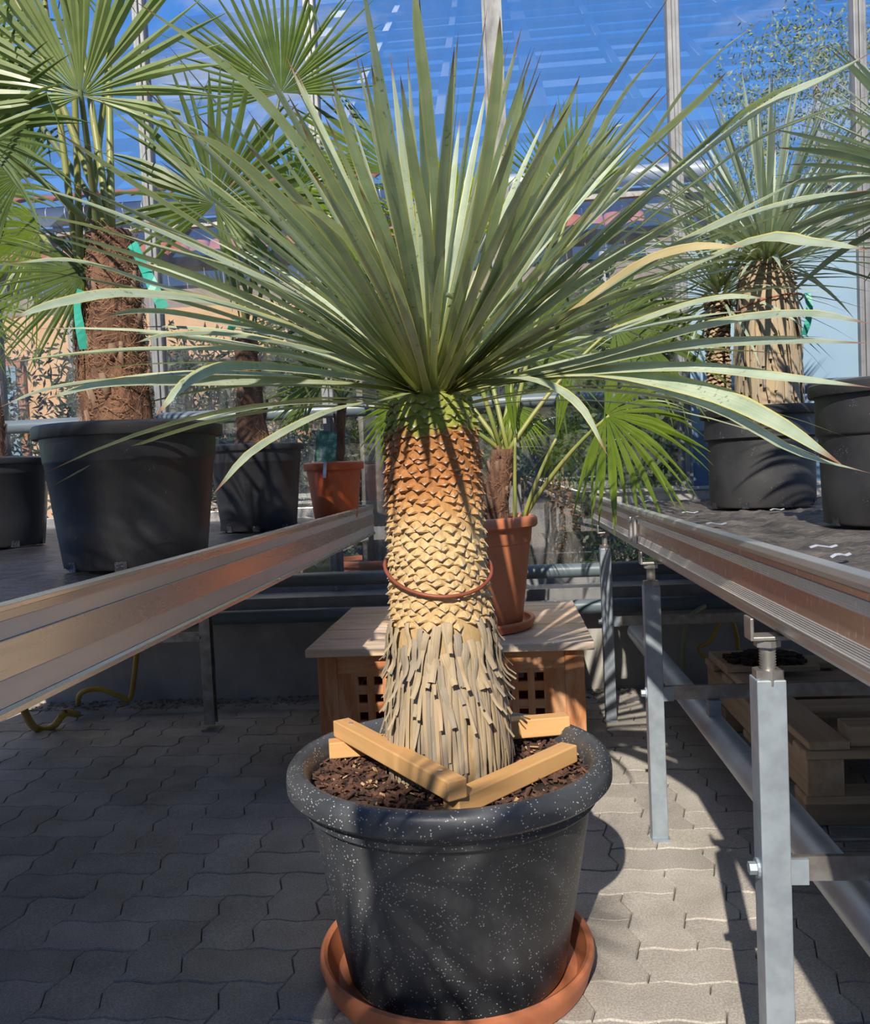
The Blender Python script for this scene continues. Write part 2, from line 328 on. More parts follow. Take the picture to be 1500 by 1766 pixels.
def scalemat():
    m, nt, b, out = newmat('yucca_leaf_scar'); g = nn(nt, 'ShaderNodeNewGeometry'); s = nn(nt, 'ShaderNodeSeparateXYZ'); nt.links.new(g.outputs['Position'], s.inputs[0])
    nz = noise(nt, coord(nt, 'Position'), 18, 3); ad = nn(nt, 'ShaderNodeMath', operation='MULTIPLY_ADD'); nt.links.new(nz, ad.inputs[0]); ad.inputs[1].default_value = .07; nt.links.new(s.outputs[2], ad.inputs[2])
    mr = nn(nt, 'ShaderNodeMapRange'); mr.inputs[1].default_value = .62; mr.inputs[2].default_value = 1.12; nt.links.new(ad.outputs[0], mr.inputs[0])
    r = ramp(nt, [(0, (.47, .32, .16)), (.20, (.54, .36, .16)), (.50, (.57, .39, .18)), (.60, (.50, .26, .085)), (.70, (.38, .15, .04)), (.86, (.34, .14, .036)), (.90, (.22, .25, .03)), (1.0, (.26, .28, .045))])
    nt.links.new(mr.outputs[0], r.inputs[0])
    t = nn(nt, 'ShaderNodeTexCoord'); s2 = nn(nt, 'ShaderNodeSeparateXYZ'); nt.links.new(t.outputs['UV'], s2.inputs[0])
    tip = ramp(nt, [(.70, 0.0), (.9, 1.0)]); nz2 = noise(nt, coord(nt, 'Position'), 130, 3); a2 = nn(nt, 'ShaderNodeMath', operation='MULTIPLY_ADD'); nt.links.new(nz2, a2.inputs[0]); a2.inputs[1].default_value = .35; nt.links.new(s2.outputs[1], a2.inputs[2])
    a3 = nn(nt, 'ShaderNodeMath', operation='SUBTRACT'); nt.links.new(a2.outputs[0], a3.inputs[0]); a3.inputs[1].default_value = .17; nt.links.new(a3.outputs[0], tip.inputs[0])
    c = mixc(nt, tip.outputs[0], r.outputs[0], (.46, .40, .34))
    fl = ramp(nt, [(.35, (.8, .8, .8)), (.65, (1.08, 1.08, 1.08))]); nt.links.new(noise(nt, coord(nt, 'Position', (1, 1, .3)), 160, 3), fl.inputs[0])
    nt.links.new(mixc(nt, 1.0, c, fl.outputs[0], 'MULTIPLY'), b.inputs['Base Color']); b.inputs['Roughness'].default_value = .75; return m
M['scale'] = scalemat()
def strawmat(name, c1, c2, c3):
    m, nt, b, out = newmat(name); oi = nn(nt, 'ShaderNodeObjectInfo')
    r = ramp(nt, [(0, c1), (.55, c2), (1, c3)]); nt.links.new(oi.outputs['Random'], r.inputs[0])
    t = nn(nt, 'ShaderNodeTexCoord'); mp = nn(nt, 'ShaderNodeMapping'); mp.inputs['Scale'].default_value = (9, .6, 1); nt.links.new(t.outputs['UV'], mp.inputs[0])
    n = noise(nt, mp.outputs[0], 1.2, 4); q = ramp(nt, [(.3, (.66, .64, .62)), (.65, (1.08, 1.08, 1.08))]); nt.links.new(n, q.inputs[0])
    nt.links.new(mixc(nt, 1.0, r.outputs[0], q.outputs[0], 'MULTIPLY'), b.inputs['Base Color']); b.inputs['Roughness'].default_value = .75
    addbump(nt, b, n, .4, .003); return m
M['straw'] = strawmat('dry_leaf_skirt', (.47, .345, .20), (.40, .315, .205), (.30, .25, .19))
M['cord'] = simple('rust_hose', (.26, .065, .03), (.2, .05, .025), .5, scale=20)
M['ribbon'] = simple('teal_ribbon', (.035, .36, .26), (.03, .30, .21), .45, scale=10)
M['screw'] = simple('screw_zinc', (.7, .7, .68), (.5, .5, .5), .35, .9, scale=60)
M['hose_y'] = simple('yellow_hose', (.45, .30, .03), (.34, .22, .03), .5, scale=10)
M['hose_g'] = simple('olive_hose', (.25, .27, .13), (.18, .19, .1), .5, scale=10)
M['glass'] = glassmat('greenhouse_glass', .17, .09)
M['panel_pale'] = simple('pale_blue_panel', (.27, .38, .47), (.21, .31, .40), .35, scale=1.5)
M['panel_dark'] = simple('slate_blue_panel', (.10, .17, .27), (.08, .14, .23), .4, scale=2)
M['bark_grey'] = simple('grey_bark', (.36, .33, .29), (.22, .2, .17), .9, scale=20, bump=.5)
M['olive_leaf'] = simple('olive_leaf', (.11, .145, .075), (.05, .08, .035), .5, scale=9, kind='Position')
M['bush_leaf'] = simple('bush_leaf', (.07, .13, .04), (.03, .06, .025), .5, scale=9, kind='Position')
M['grass'] = simple('lawn', (.16, .26, .05), (.08, .15, .03), .9, scale=14)
M['dry_leaf'] = simple('dry_bush_leaf', (.42, .24, .09), (.28, .15, .06), .8, scale=14, kind='Position')
M['tree_leaf'] = simple('reflected_tree_leaf', (.34, .36, .14), (.2, .25, .08), .6, scale=6, kind='Position')
M['render_peach'] = simple('peach_render', (.72, .46, .27), (.64, .40, .23), .9, scale=6)
M['render_brown'] = simple('brown_trim', (.40, .19, .10), (.33, .15, .08), .8, scale=6)
M['band'] = simple('weathered_band', (.34, .28, .26), (.24, .20, .19), .8, scale=4)
M['tile'] = simple('clay_roof_tile', (.46, .15, .09), (.34, .10, .065), .8, scale=8, kind='Position')
M['gutter'] = simple('zinc_gutter', (.55, .55, .54), (.42, .42, .42), .45, .4, scale=6)
M['white_scrap'] = simple('white_plastic', (.46, .48, .52), (.36, .38, .42), .4, scale=10)
M['roofbar'] = simple('roof_bar', (.30, .33, .36), (.24, .27, .3), .6, scale=5)

# ------------------------------------------------------------------ floor and pavers
floor = MB().box((0, -4.2, -.045), (16, 16, .03)).build('floor', M['sand']); tag(floor, 'bed of joint sand beneath the interlocking pavers', None, kind='structure')
US = .1125; AMP = .0085
def pav_outline(cells):
    cs = set(cells); edges = {}
    for (i, j) in cs:
        for a, b, nb in (((i, j), (i+1, j), (i, j-1)), ((i+1, j), (i+1, j+1), (i+1, j)), ((i+1, j+1), (i, j+1), (i, j+1)), ((i, j+1), (i, j), (i-1, j))):
            if nb not in cs: edges[a] = b
    st = next(iter(edges)); loop = [st]
    while edges[loop[-1]] != st: loop.append(edges[loop[-1]])
    return loop
def pav_pts(loop, inset):
    n = len(loop); pts = []
    for k in range(n):
        a = loop[k]; b = loop[(k+1) % n]
        pts.append((a[0]*US, a[1]*US))
        horiz = a[1] == b[1]
        ts = ((.28, 1), (.72, -1)) if (b[0]-a[0] + b[1]-a[1]) > 0 else ((.72, -1), (.28, 1))
        lo = (min(a[0], b[0]), min(a[1], b[1]))
        for t, s in ts:
            if horiz: pts.append(((lo[0]+t)*US, lo[1]*US + s*AMP*.6))
            else: pts.append((lo[0]*US + s*AMP, (lo[1]+t)*US))
    m = len(pts); out = []
    for k in range(m):
        p0 = Vector(pts[k-1]); p = Vector(pts[k]); p1 = Vector(pts[(k+1) % m])
        d = ((p-p0).normalized() + (p1-p).normalized()).normalized(); nrm = Vector((-d.y, d.x)); out.append(p + nrm*inset)
    return out
def pav_geo(cells):
    loop = pav_outline(cells); a = pav_pts(loop, .0008); b = pav_pts(loop, .0032); n = len(a)
    V = [(p.x, p.y, -.03) for p in a] + [(p.x, p.y, -.0035) for p in a] + [(p.x, p.y, 0) for p in b]
    Fc = [(i, (i+1) % n, n+(i+1) % n, n+i) for i in range(n)] + [(n+i, n+(i+1) % n, 2*n+(i+1) % n, 2*n+i) for i in range(n)] + [tuple(range(2*n, 3*n))]
    return V, Fc
PG = [pav_geo([(0, 0), (1, 0)]), pav_geo([(0, 0), (0, 1)])]
PM = []
for g in PG:
    mb = MB(); mb.add(*g); PM.append(mb.mesh('paver'))
for me in PM: me.materials.append(M['paver'])
PX0, PY0 = -40*US, 0.0
cand = []
for j in range(-2, 34):
    for i in range(0, 74):
        k = (i - j) % 4
        if k == 0: kind = 0
        elif k == 2: kind = None
        else: kind = None
        # herringbone: horizontal stone at (i,j),(i+1,j) when (i-j)%4==0 ; vertical stone at (i,j),(i,j+1) when (i-j)%4==2 shifted
        if k == 0: cand.append((i, j, 0))
        if k == 3: cand.append((i, j, 1))
px_c = []
for (i, j, kd) in cand:
    x = PX0 + i*US; y = PY0 + j*US
    if y > 3.60: continue
    cx = x + (US if kd == 0 else US/2); cy = y + (US/2 if kd == 0 else US)
    q = proj((cx, cy, 0)); vis = q[2] > .3 and -60 < q[0] < 1560 and q[1] < 1830
    px_c.append((cy if vis else 99, x, y, kd))
px_c.sort(key=lambda t: t[0])
rest = MB()
for n_, (key, x, y, kd) in enumerate(px_c):
    dz = random.uniform(-.0015, .0015)
    if n_ < 300 and key < 90:
        o = bpy.data.objects.new('paver', PM[kd]); COL.objects.link(o); o.parent = floor; o.location = (x, y, dz); o.rotation_euler = (random.uniform(-.006, .006), random.uniform(-.006, .006), 0)
    else:
        V, Fc = PG[kd]; rest.add([(p[0]+x, p[1]+y, p[2]+dz) for p in V], Fc)
o = rest.build('paver_field', M['paver'], floor); o['kind'] = 'stuff'
# paving behind the viewpoint
bk = MB().box((0, -6.3, -.016), (16, 12.1, .028)).build('paver_slab', M['paver'], floor)

# ------------------------------------------------------------------ knee wall, sill and glazing
YW = 3.70; YG = 3.86
wall = MB().box((0, YW+.15, .19), (9, .30, .44)).build('wall_back', M['concrete']); tag(wall, 'low grey concrete knee wall under the glazing', None, kind='structure'); bevel(wall, .008)
sill = MB(); sill.box((0, YW+.13, .425), (9, .34, .03)); sill.box((0, YW-.035, .412), (9, .012, .05)); sl = sill.build('trim_1', M['alu']); tag(sl, 'aluminium sill along the top of the concrete knee wall', None, kind='structure')
gv = MB()
for i in range(1500):
    x = random.uniform(-3.2, 1.8); y = random.uniform(3.55, YW); s = random.uniform(.004, .013)
    R = Matrix.Rotation(random.uniform(0, 6), 3, 'Z') @ Matrix.Rotation(random.uniform(-.6, .6), 3, 'X')
    gv.box((x, y, s*.3-.004), (s*1.6, s, s*.8), R)
g = gv.build('gravel', M['gravel']); tag(g, 'strip of brown gravel and litter along the knee wall foot', 'gravel', kind='stuff')
for nm, x in (('added_wall_left', -3.6), ('added_wall_right', 3.4)):  # side walls added out of view to block low sky under the benches
    o = MB().box((x, -2.2, .21), (.25, 11.6, .48)).build(nm, M['concrete']); tag(o, 'unseen low concrete wall added to block low skylight under the benches', None, kind='structure')
MULL = [-3.83, -3.07, -2.30, -1.53, -.765, .03, .79, 1.55, 2.31, 3.07]
ZT = 4.3
for k in range(len(MULL)-1):
    x0, x1 = MULL[k], MULL[k+1]
    wt = thing('window_%d' % (k+1), None, None, (x0, YG, .44), kind='structure')
    big = abs(x0-.03) < .01
    if big:
        m = MB(); m.box((x0, YG-.02, (ZT+.44)/2), (.085, .10, ZT-.44)); o = m.build('post', M['weather_steel'], wt); bevel(o, .006)
        m = MB(); m.box((x0-.036, YG-.074, (ZT+.44)/2), (.012, .012, ZT-.44)); m.box((x0+.036, YG-.074, (ZT+.44)/2), (.012, .012, ZT-.44)); m.build('post_flange', M['weather_steel'], wt)
    else:
        m = MB(); m.box((x0, YG, (ZT+.44)/2), (.052, .06, ZT-.44)); bevel(m.build('mullion', M['alu'], wt), .004)
        m = MB(); m.box((x0, YG-.036, (ZT+.44)/2), (.016, .014, ZT-.44)); bevel(m.build('mullion_cover', M['alu'], wt), .003)
    wd = x1-x0-.05
    z0 = .47
    if abs(x0-.79) < .01:
        m = MB(); m.box(((x0+x1)/2, YG+.01, 1.50), (wd, .02, .84)); m.build('upper_panel', M['panel_pale'], wt)['label'] = 'pale blue infill panel'
        m = MB(); m.box(((x0+x1)/2, YG+.01, .775), (wd, .024, .61)); m.build('lower_panel', M['panel_dark'], wt)['label'] = 'slate blue infill panel'
        m = MB(); m.box(((x0+x1)/2, YG, 1.925), (wd, .05, .03)); m.build('transom', M['alu'], wt)
        z0 = 1.94
    m = MB(); m.box(((x0+x1)/2, YG, (z0+ZT)/2), (wd, .006, ZT-z0)); m.build('pane', M['glass'], wt)
    m = MB(); m.box(((x0+x1)/2, YG, .452), (wd, .05, .03)); m.build('bottom_rail', M['alu'], wt)
    m = MB(); m.box(((x0+x1)/2, YG, ZT), (wd+.05, .08, .08)); m.build('top_rail', M['alu'], wt)
# heating pipes in front of the glazing
def pipe_run(z, y, lab):
    m = MB(); m.tube([(-4.2, y, z), (-1, y, z), (1, y, z), (3.6, y, z)], .030, 16); t = thing('heating_pipe', lab, 'pipe', (0, y, z), 'heating pipes along the glazing')
    autosmooth(m.build('pipe_tube', M['pipe'], t))
    for x in (-2.30, -.765, .79, 2.31):
        ye = YG-.03 if z > .45 else YW; m = MB(); m.box((x, (y+ye)/2, z), (.025, ye-y, .02))
        m.build('pipe_bracket', M['galv_dark'], t)
pipe_run(1.235, 3.72, 'slate grey heating pipe crossing the glass above the bench tops')
pipe_run(.520, 3.62, 'upper of two slate grey heating pipes just above the knee wall')
pipe_run(.372, 3.60, 'lower slate grey heating pipe running along the knee wall')

# roof frame of the greenhouse bay behind the viewpoint (seen only as a reflection in the panes)
rf = thing('roof_frame', None, None, (0, -7, 0), kind='structure')
def roofpt(x, s): return Vector((x, -7.0 - s*24.0, 4.7 + s*16.8))
for k in range(12):
    x = -13.2 + k*2.4; m = MB(); m.bar(roofpt(x, 0), roofpt(x, 1), .22 if k % 3 else .5, .25); m.build('rafter', M['roofbar'], rf)
for k in range(15):
    s = k/14; m = MB(); m.bar(roofpt(-13.4, s), roofpt(13.4, s), .18 if k % 2 else .45, .15); m.build('purlin', M['roofbar'], rf)
for x in (-13.2, -8.4, -3.6, 1.2, 6.0, 10.8):
    m = MB(); m.box((x, -7.0, 2.35), (.16, .16, 4.7)); m.build('roof_post', M['roofbar'], rf)
o = MB().box((0, -31.2, 4.9), (60, .3, 10.0)).build('added_rear_wall', M['concrete']); tag(o, 'unseen grey wall added behind the viewpoint to darken the pane reflections', None, kind='structure')  # added out of view: keeps bright horizon sky out of the pane reflections

# ------------------------------------------------------------------ benches
def left_bench():
    X = -.552; y0, y1 = -6.0, 3.60; t = thing('growing_bench', 'aluminium growing bench with smooth side rail carrying the fan palms in black pots', 'bench', (X, 1, 0))
    def seg(nm, pr, mt): bevel(MB().extrude_y(pr, y0, y1).build(nm, M[mt], t, fixn=True), .0008, 2)
    seg('rail_lip', [(X-.008, .824), (X-.004, .829), (X+.002, .830), (X+.007, .827), (X+.0075, .821), (X-.008, .821)], 'rail_left')
    seg('smooth_band', [(X-.008, .8208), (X+.006, .8208), (X+.004, .810), (X-.008, .810)], 'rail_left')
    seg('brushed_band', [(X-.008, .8098), (X+.002, .8098), (X+.002, .789), (X-.008, .789)], 'rail_ribbed_l')
    seg('smooth_band', [(X-.008, .7888), (X+.0055, .7888), (X+.003, .746), (X-.008, .746)], 'rail_left')
    seg('brushed_band', [(X-.008, .7458), (X+.002, .7458), (X+.003, .716), (X-.008, .716)], 'rail_ribbed_l')
    seg('bottom_flange', [(X-.008, .7158), (X+.004, .7158), (X+.0075, .712), (X+.0075, .705), (X-.03, .705), (X-.03, .711), (X-.008, .711)], 'rail_left')
    m = MB(); m.box((X-.85, y1-.006, .767), (1.69, .012, .124)); bevel(m.build('end_rail', M['rail_left'], t), .003)
    m = MB(); m.box((X-.85, (y0+y1)/2, .765), (1.68, y1-y0-.02, .03)); m.build('deck', M['galv_dark'], t)
    # wrinkled film
    nx, ny = 60, 260; V = []; 
    for j in range(ny+1):
        for i in range(nx+1):
            x = X-.008 - 1.67*i/nx; y = y0+.01 + (y1-y0-.03)*j/ny
            z = .787 + .0035*math.sin(23*x+7*math.sin(3*y)) *math.sin(9*y+2*x) + .002*math.sin(61*x+20*y)
            V.append((x, y, z))
    m = MB(); m.add(V, [(j*(nx+1)+i, j*(nx+1)+i+1, (j+1)*(nx+1)+i+1, (j+1)*(nx+1)+i) for j in range(ny) for i in range(nx)]); m.build('film', M['film_black'], t, True)
    for (lx, ly) in ((-1.16, 3.23), (-2.12, 3.23), (-1.16, .3), (-2.12, .3)):
        m = MB(); m.box((lx-.018, ly, .365), (.006, .04, .68)); m.box((lx, ly-.018, .365), (.04, .005, .68)); m.box((lx, ly+.018, .365), (.04, .005, .68)); lg = m.build('leg', M['galv_dark'], t)
        m = MB(); m.box((lx+.005, ly, .004), (.07, .06, .008)); m.build('foot_plate', M['galv_dark'], lg)
        m = MB(); m.box((lx, ly, .727), (.04, .04, .045)); m.build('leg_head', M['galv_dark'], lg)
        m = MB(); m.tube([(lx-.024, ly-.028, .362), (lx-.024, ly-.018, .362)], .007, 6); m.build('bolt', M['galv'], lg)
    for ly in (3.23, .3):
        m = MB(); m.box((-1.64, ly, .362), (.95, .012, .035)); m.build('cross_bar', M['galv_dark'], t)
    return t
left_bench()
def right_bench():
    X = .362; y0, y1 = -6.0, 3.66; t = thing('growing_bench', 'aluminium growing bench with fluted side rail and galvanised legs carrying potted yuccas', 'bench', (X, 1, 0))
    m = MB(); prof = [(X+.006, .826), (X-.003, .832), (X-.012, .828), (X-.014, .820), (X-.008, .813), (X-.004, .812), (X-.004, .810), (X+.006, .810)]
    o = m.extrude_y(prof, y0, y1).build('top_lip', M['rail_lip'], t, fixn=True); bevel(o, .002, 2)
    def seg(nm, pr, mt): bevel(MB().extrude_y(pr, y0, y1).build(nm, M[mt], t, fixn=True), .0008, 2)
    seg('smooth_band', [(X+.006, .8098), (X-.003, .8098), (X-.002, .801), (X+.006, .801)], 'rail_right')
    seg('ribbed_band', [(X+.006, .8008), (X-.004, .8008), (X-.004, .785), (X+.006, .785)], 'rail_ribbed')
    seg('smooth_band', [(X+.006, .7848), (X-.001, .7848), (X-.002, .753), (X+.006, .753)], 'rail_right')
    seg('ribbed_band', [(X+.006, .7528), (X-.004, .7528), (X-.005, .738), (X-.007, .736), (X-.006, .733), (X+.006, .733)], 'rail_ribbed')
    seg('lower_channel', [(X-.002, .7328), (X-.003, .730), (X+.003, .724), (X+.004, .714), (X+.010, .706), (X+.034, .704), (X+.034, .710), (X+.018, .714), (X+.016, .7328)], 'rail_lip')
    m = MB(); m.box((X+.8, y1-.006, .767), (1.6, .012, .124)); bevel(m.build('end_rail', M['rail_lip'], t), .003)
    m = MB(); m.box((X+.8, y1-.02, .84), (1.6, .03, .012)); m.box((X+.33, y1-.02, .846), (.02, .035, .012)); m.build('end_lip', M['rail_lip'], t)
    m = MB(); m.box((X+.8, (y0+y1)/2, .762), (1.585, y1-y0-.03, .03)); m.build('deck', M['galv_dark'], t)
    # crumpled film
    nx, ny = 110, 420; V = []
    for j in range(ny+1):
        for i in range(nx+1):
            x = X+.012 + 1.56*i/nx; y = y0+.02 + (y1-y0-.05)*j/ny
            rg = 1-abs(mnoise.noise(Vector((x*9, y*7, 3)))*2) + .5*(1-abs(mnoise.noise(Vector((x*21, y*17, 8)))*2))
            fl = min(1, max(0, (math.hypot(x-.845, y-2.94)-.19)/.06))*min(1, max(0, (math.hypot(x-.905, y-2.03)-.2)/.06))*min(1, (x-X)/.05)
            z = .782 + .008 + (.016*max(0, rg-.75) + .0018*random.uniform(-1, 1) - .006)*fl - (1-fl)*.006
            V.append((x, y, z))
    m = MB(); m.add(V, [(j*(nx+1)+i, j*(nx+1)+i+1, (j+1)*(nx+1)+i+1, (j+1)*(nx+1)+i) for j in range(ny) for i in range(nx)]); m.build('film', M['film'], t, True, fixn=True)
    for (px, py) in ((1190, 885), (1235, 905), (1265, 930), (1300, 868), (1340, 880), (1170, 852), (1240, 850), (1420, 945), (1120, 865), (1450, 960)):
        c = onZ(px, py, .80); m = MB(); a = random.uniform(-.5, .5); P = [c + Vector((math.cos(a)*s*.022, math.sin(a)*s*.03, .002*math.sin(s*9+a)+.002)) for s in (-1, -.5, 0, .5, 1)]
        V = []; 
        for p in P: V += [p+Vector((0, -.0045, 0)), p+Vector((0, .0045, .002))]
        m.add(V, [(2*i, 2*i+1, 2*i+3, 2*i+2) for i in range(4)]); m.build('film_seam', M['white_scrap'], t)['label'] = 'pale torn edge of the film'
    for yk in (2.42, 2.50):     # clip plates on the rail joint
        m = MB(); m.box((X-.010, yk, .765), (.008, .03, .07)); bevel(m.build('joint_clip', M['rail_lip'], t), .002)
    for ly in (1.235, 2.20, 3.235, .2):
        lx = X-.006+.005*(ly > 3)
        m = MB(); m.box((lx-.018, ly, .322), (.005, .040, .644)); m.box((lx+.0, ly-.018, .322), (.038, .005, .644)); m.box((lx, ly+.018, .322), (.038, .005, .644)); lg = m.build('leg', M['galv'], t); bevel(lg, .0018, 2)
        m = MB(); m.box((lx, ly, .004), (.044, .06, .008)); m.build('foot_plate', M['galv'], lg)
        m = MB(); m.tube([(lx, ly, .636), (lx, ly, .656)], .0215, 6); m.build('nut', M['galv_dark'], lg)
        m = MB(); pr = []
        for q in range(24): pr.append((.0098 if q % 2 else .0118, .655 + q*.0019))
        m.lathe(pr, 14, (lx, ly, 0)); m.build('threaded_rod', M['galv_dark'], lg, True)
        m = MB(); m.tube([(lx, ly, .688), (lx, ly, .697)], .0185, 6); m.build('nut', M['galv_dark'], lg)
        m = MB(); m.box((lx+.002, ly, .701), (.05, .034, .006)); m.box((lx-.024, ly, .714), (.005, .034, .032)); m.box((lx+.026, ly, .73), (.005, .034, .06)); bevel(m.build('rail_bracket', M['galv_dark'], lg), .0015)
        m = MB(); m.tube([(lx-.034, ly, .372), (lx-.020, ly, .372)], .009, 6); m.tube([(lx-.024, ly, .372), (lx-.0205, ly, .372)], .014, 14); m.build('bolt', M['galv'], lg)
        m = MB(); m.box((lx+.30, ly+.0, .372), (.56, .008, .035)); m.build('cross_bar', M['galv_dark'], t)
        m = MB(); m.box((lx+.030, ly-.012, .372), (.028, .006, .036)); m.build('angle_plate', M['galv'], lg)
        lx2 = X+1.3
        m = MB(); m.box((lx2, ly, .36), (.04, .04, .72)); m.build('leg', M['galv_dark'], t)
        m = MB(); m.box((X+.95, ly, .372), (.70, .008, .035)); m.build('cross_bar', M['galv_dark'], t)
    return t
right_bench()
t = thing('support_tube', 'thick grey steel tube running along the galvanised bench legs', 'tube', (.5, 1, .28))
m = MB(); m.tube([(.50, -1.2, .28), (.50, 1.0, .28), (.50, 2.4, .28), (.50, 3.50, .28)], .034, 20); autosmooth(m.build('tube_body', M['tube'], t))
for ly in (.2, 1.215, 2.20, 3.235):
    m = MB(); m.box((.50, ly, .332), (.03, .03, .042)); m.build('hanger', M['galv'], t)

# ------------------------------------------------------------------ wooden chest
def chest():
    x0, x1, y0, y1 = -.635, .252, 2.625, 3.46; H = .42; t = thing('wooden_chest', 'worn teak storage chest with square lattice holes behind the big black pot', 'chest', ((x0+x1)/2, (y0+y1)/2, 0))
    # lid planks
    ys = [y0, y0+.165, y0+.33, y0+.50, y0+.67, y1]
    for k in range(5):
        m = MB(); a, b = ys[k], ys[k+1]
        if k in (2,):   # board with grip slots
            xm = (x0+x1)/2
            for (u0, u1) in ((x0, x0+.17), (x0+.27, x1-.27), (x1-.17, x1)): m.box(((u0+u1)/2, (a+b)/2, H-.0125), (u1-u0, b-a-.002, .025))
            for (u0, u1) in ((x0+.17, x0+.27), (x1-.27, x1-.17)):
                for (v0, v1) in ((a+.001, a+.035), (a+.05, a+.095), (a+.11, b-.001)): m.box(((u0+u1)/2, (v0+v1)/2, H-.0125), (u1-u0+.001, v1-v0, .0248))
        else: m.box(((x0+x1)/2, (a+b)/2, H-.0125), (x1-x0, b-a-.002, .025))
        o = m.build('lid_plank', M['crate_top'], t)
        if k not in (2,): bevel(o, .003)
    ix0, ix1 = x0+.03, x1-.03; iy0, iy1 = y0+.03, y1-.03; Z1 = H-.025
    for (cx, cy) in ((ix0+.03, iy0+.015), (ix1-.03, iy0+.015), (ix0+.03, iy1-.015), (ix1-.03, iy1-.015)):
        m = MB(); m.box((cx, cy, Z1/2), (.06, .03, Z1)); bevel(m.build('corner_post', M['crate'], t), .004)
    # front and back lattices: rails and stiles leaving square holes
    def lattice(yc):
        a0, a1 = ix0+.06, ix1-.06
        m = MB(); m.box(((a0+a1)/2, yc, Z1-.03), (a1-a0, .022, .06)); bevel(m.build('front_rail', M['crate_x'], t), .002)
        m = MB(); m.box(((a0+a1)/2, yc, .045), (a1-a0, .022, .07)); bevel(m.build('front_rail', M['crate_x'], t), .002)
        n = 12; pitch = (a1-a0-.02)/n*1.0; hole = .028
        zt = Z1-.06; zb = .08
        cols = []; x = a0+.055
        for q in range(n):
            cols.append(a0+.065 + q*(a1-a0-.13-.028)/(n-1))
        edges = [a0] + [v for c in cols for v in (c, c+hole)] + [a1]
        for q in range(0, len(edges), 2):
            m = MB(); m.box(((edges[q]+edges[q+1])/2, yc, (zt+zb)/2), (edges[q+1]-edges[q], .020, zt-zb)); m.build('lattice_stile', M['crate'], t)
        rows = [zt-.012-.028 - r*.056 for r in range(4)]
        zz = [zt] + [v for r in rows for v in (r+.028, r)] + [zb]
        for q in range(0, len(zz), 2):
            if zz[q]-zz[q+1] < .004: continue
            m = MB(); m.box(((a0+a1)/2, yc+.001, (zz[q]+zz[q+1])/2), (a1-a0, .017, zz[q]-zz[q+1])); m.build('lattice_rail', M['crate_x'], t)
    lattice(iy0+.016); lattice(iy1-.016)
    for xs in (ix0+.011, ix1-.011):
        for q in range(4):
            m = MB(); m.box((xs, (iy0+iy1)/2, .06+q*.093+.035), (.02, iy1-iy0-.06, .085)); bevel(m.build('side_board', M['crate'], t), .002)
    m = MB(); m.box(((x0+x1)/2, (y0+y1)/2, .04), (x1-x0-.1, y1-y0-.1, .015)); m.build('bottom_board', M['crate_x'], t)
chest()

# ------------------------------------------------------------------ pots
def pot(parent, c, rt, rb, h, lip=.028, lipw=.012, mat=None, collar=.0, feet=True, n=48, thick=.006, round_lip=False, step=.006):
    cx, cy, z = c
    def R(zz): return rb + (rt-lipw-rb)*(zz/h)
    pf = [(rb-.012, 0.0), (rb-.004, .002), (rb, .008)]
    if collar:
        zc = h-lip-collar
        pf += [(R(.3*h), .3*h), (R(zc), zc), (R(zc)+step*.6, zc+.002), (R(zc)+step, zc+.007), (R(h-lip)+step*.5, h-lip)]
    else: pf += [(R(.4*h), .4*h), (R(h-lip), h-lip)]
    rin = rt-lipw-thick
    m = MB(); m.lathe(pf + [(rin, h-lip)], n, c); 
    m.lathe([(rb-.012, 0.0), (0.001, 0.0)], n, c)
    body = m.build('pot', mat, parent); autosmooth(body)
    m = MB()
    if round_lip:
        pr = [(R(h-lip)+.001, h-lip+.001), (rt-.006, h-lip-.002), (rt-.0005, h-lip+.004), (rt, h-lip*.55), (rt-.002, h-lip*.25), (rt-.008, h-.003), (rt-.018, h), (rt-.030, h-.003), (rt-.038, h-.012), (rin-.012, h-.03), (rin-.014-(rt-rb)*.15, h-.10)]
    else: pr = [(R(h-lip), h-lip), (rt-.002, h-lip), (rt, h-lip+.003), (rt, h-.005), (rt-.004, h-.001), (rt-.010, h), (rin, h-.001), (rin-.003, h-.008), (rin-.004, h-.06)]
    m.lathe(pr, n, c); autosmooth(m.build('rim', mat, body))
    if feet:
        for k in range(8):
            a = 2*PI*k/8+.2; m = MB(); m.box((cx+(rb-.004)*math.cos(a), cy+(rb-.004)*math.sin(a), z+.009), (.012, .022, .018), Matrix.Rotation(a, 3, 'Z')); m.build('drain_slot', M['film_black'], body)
    return body
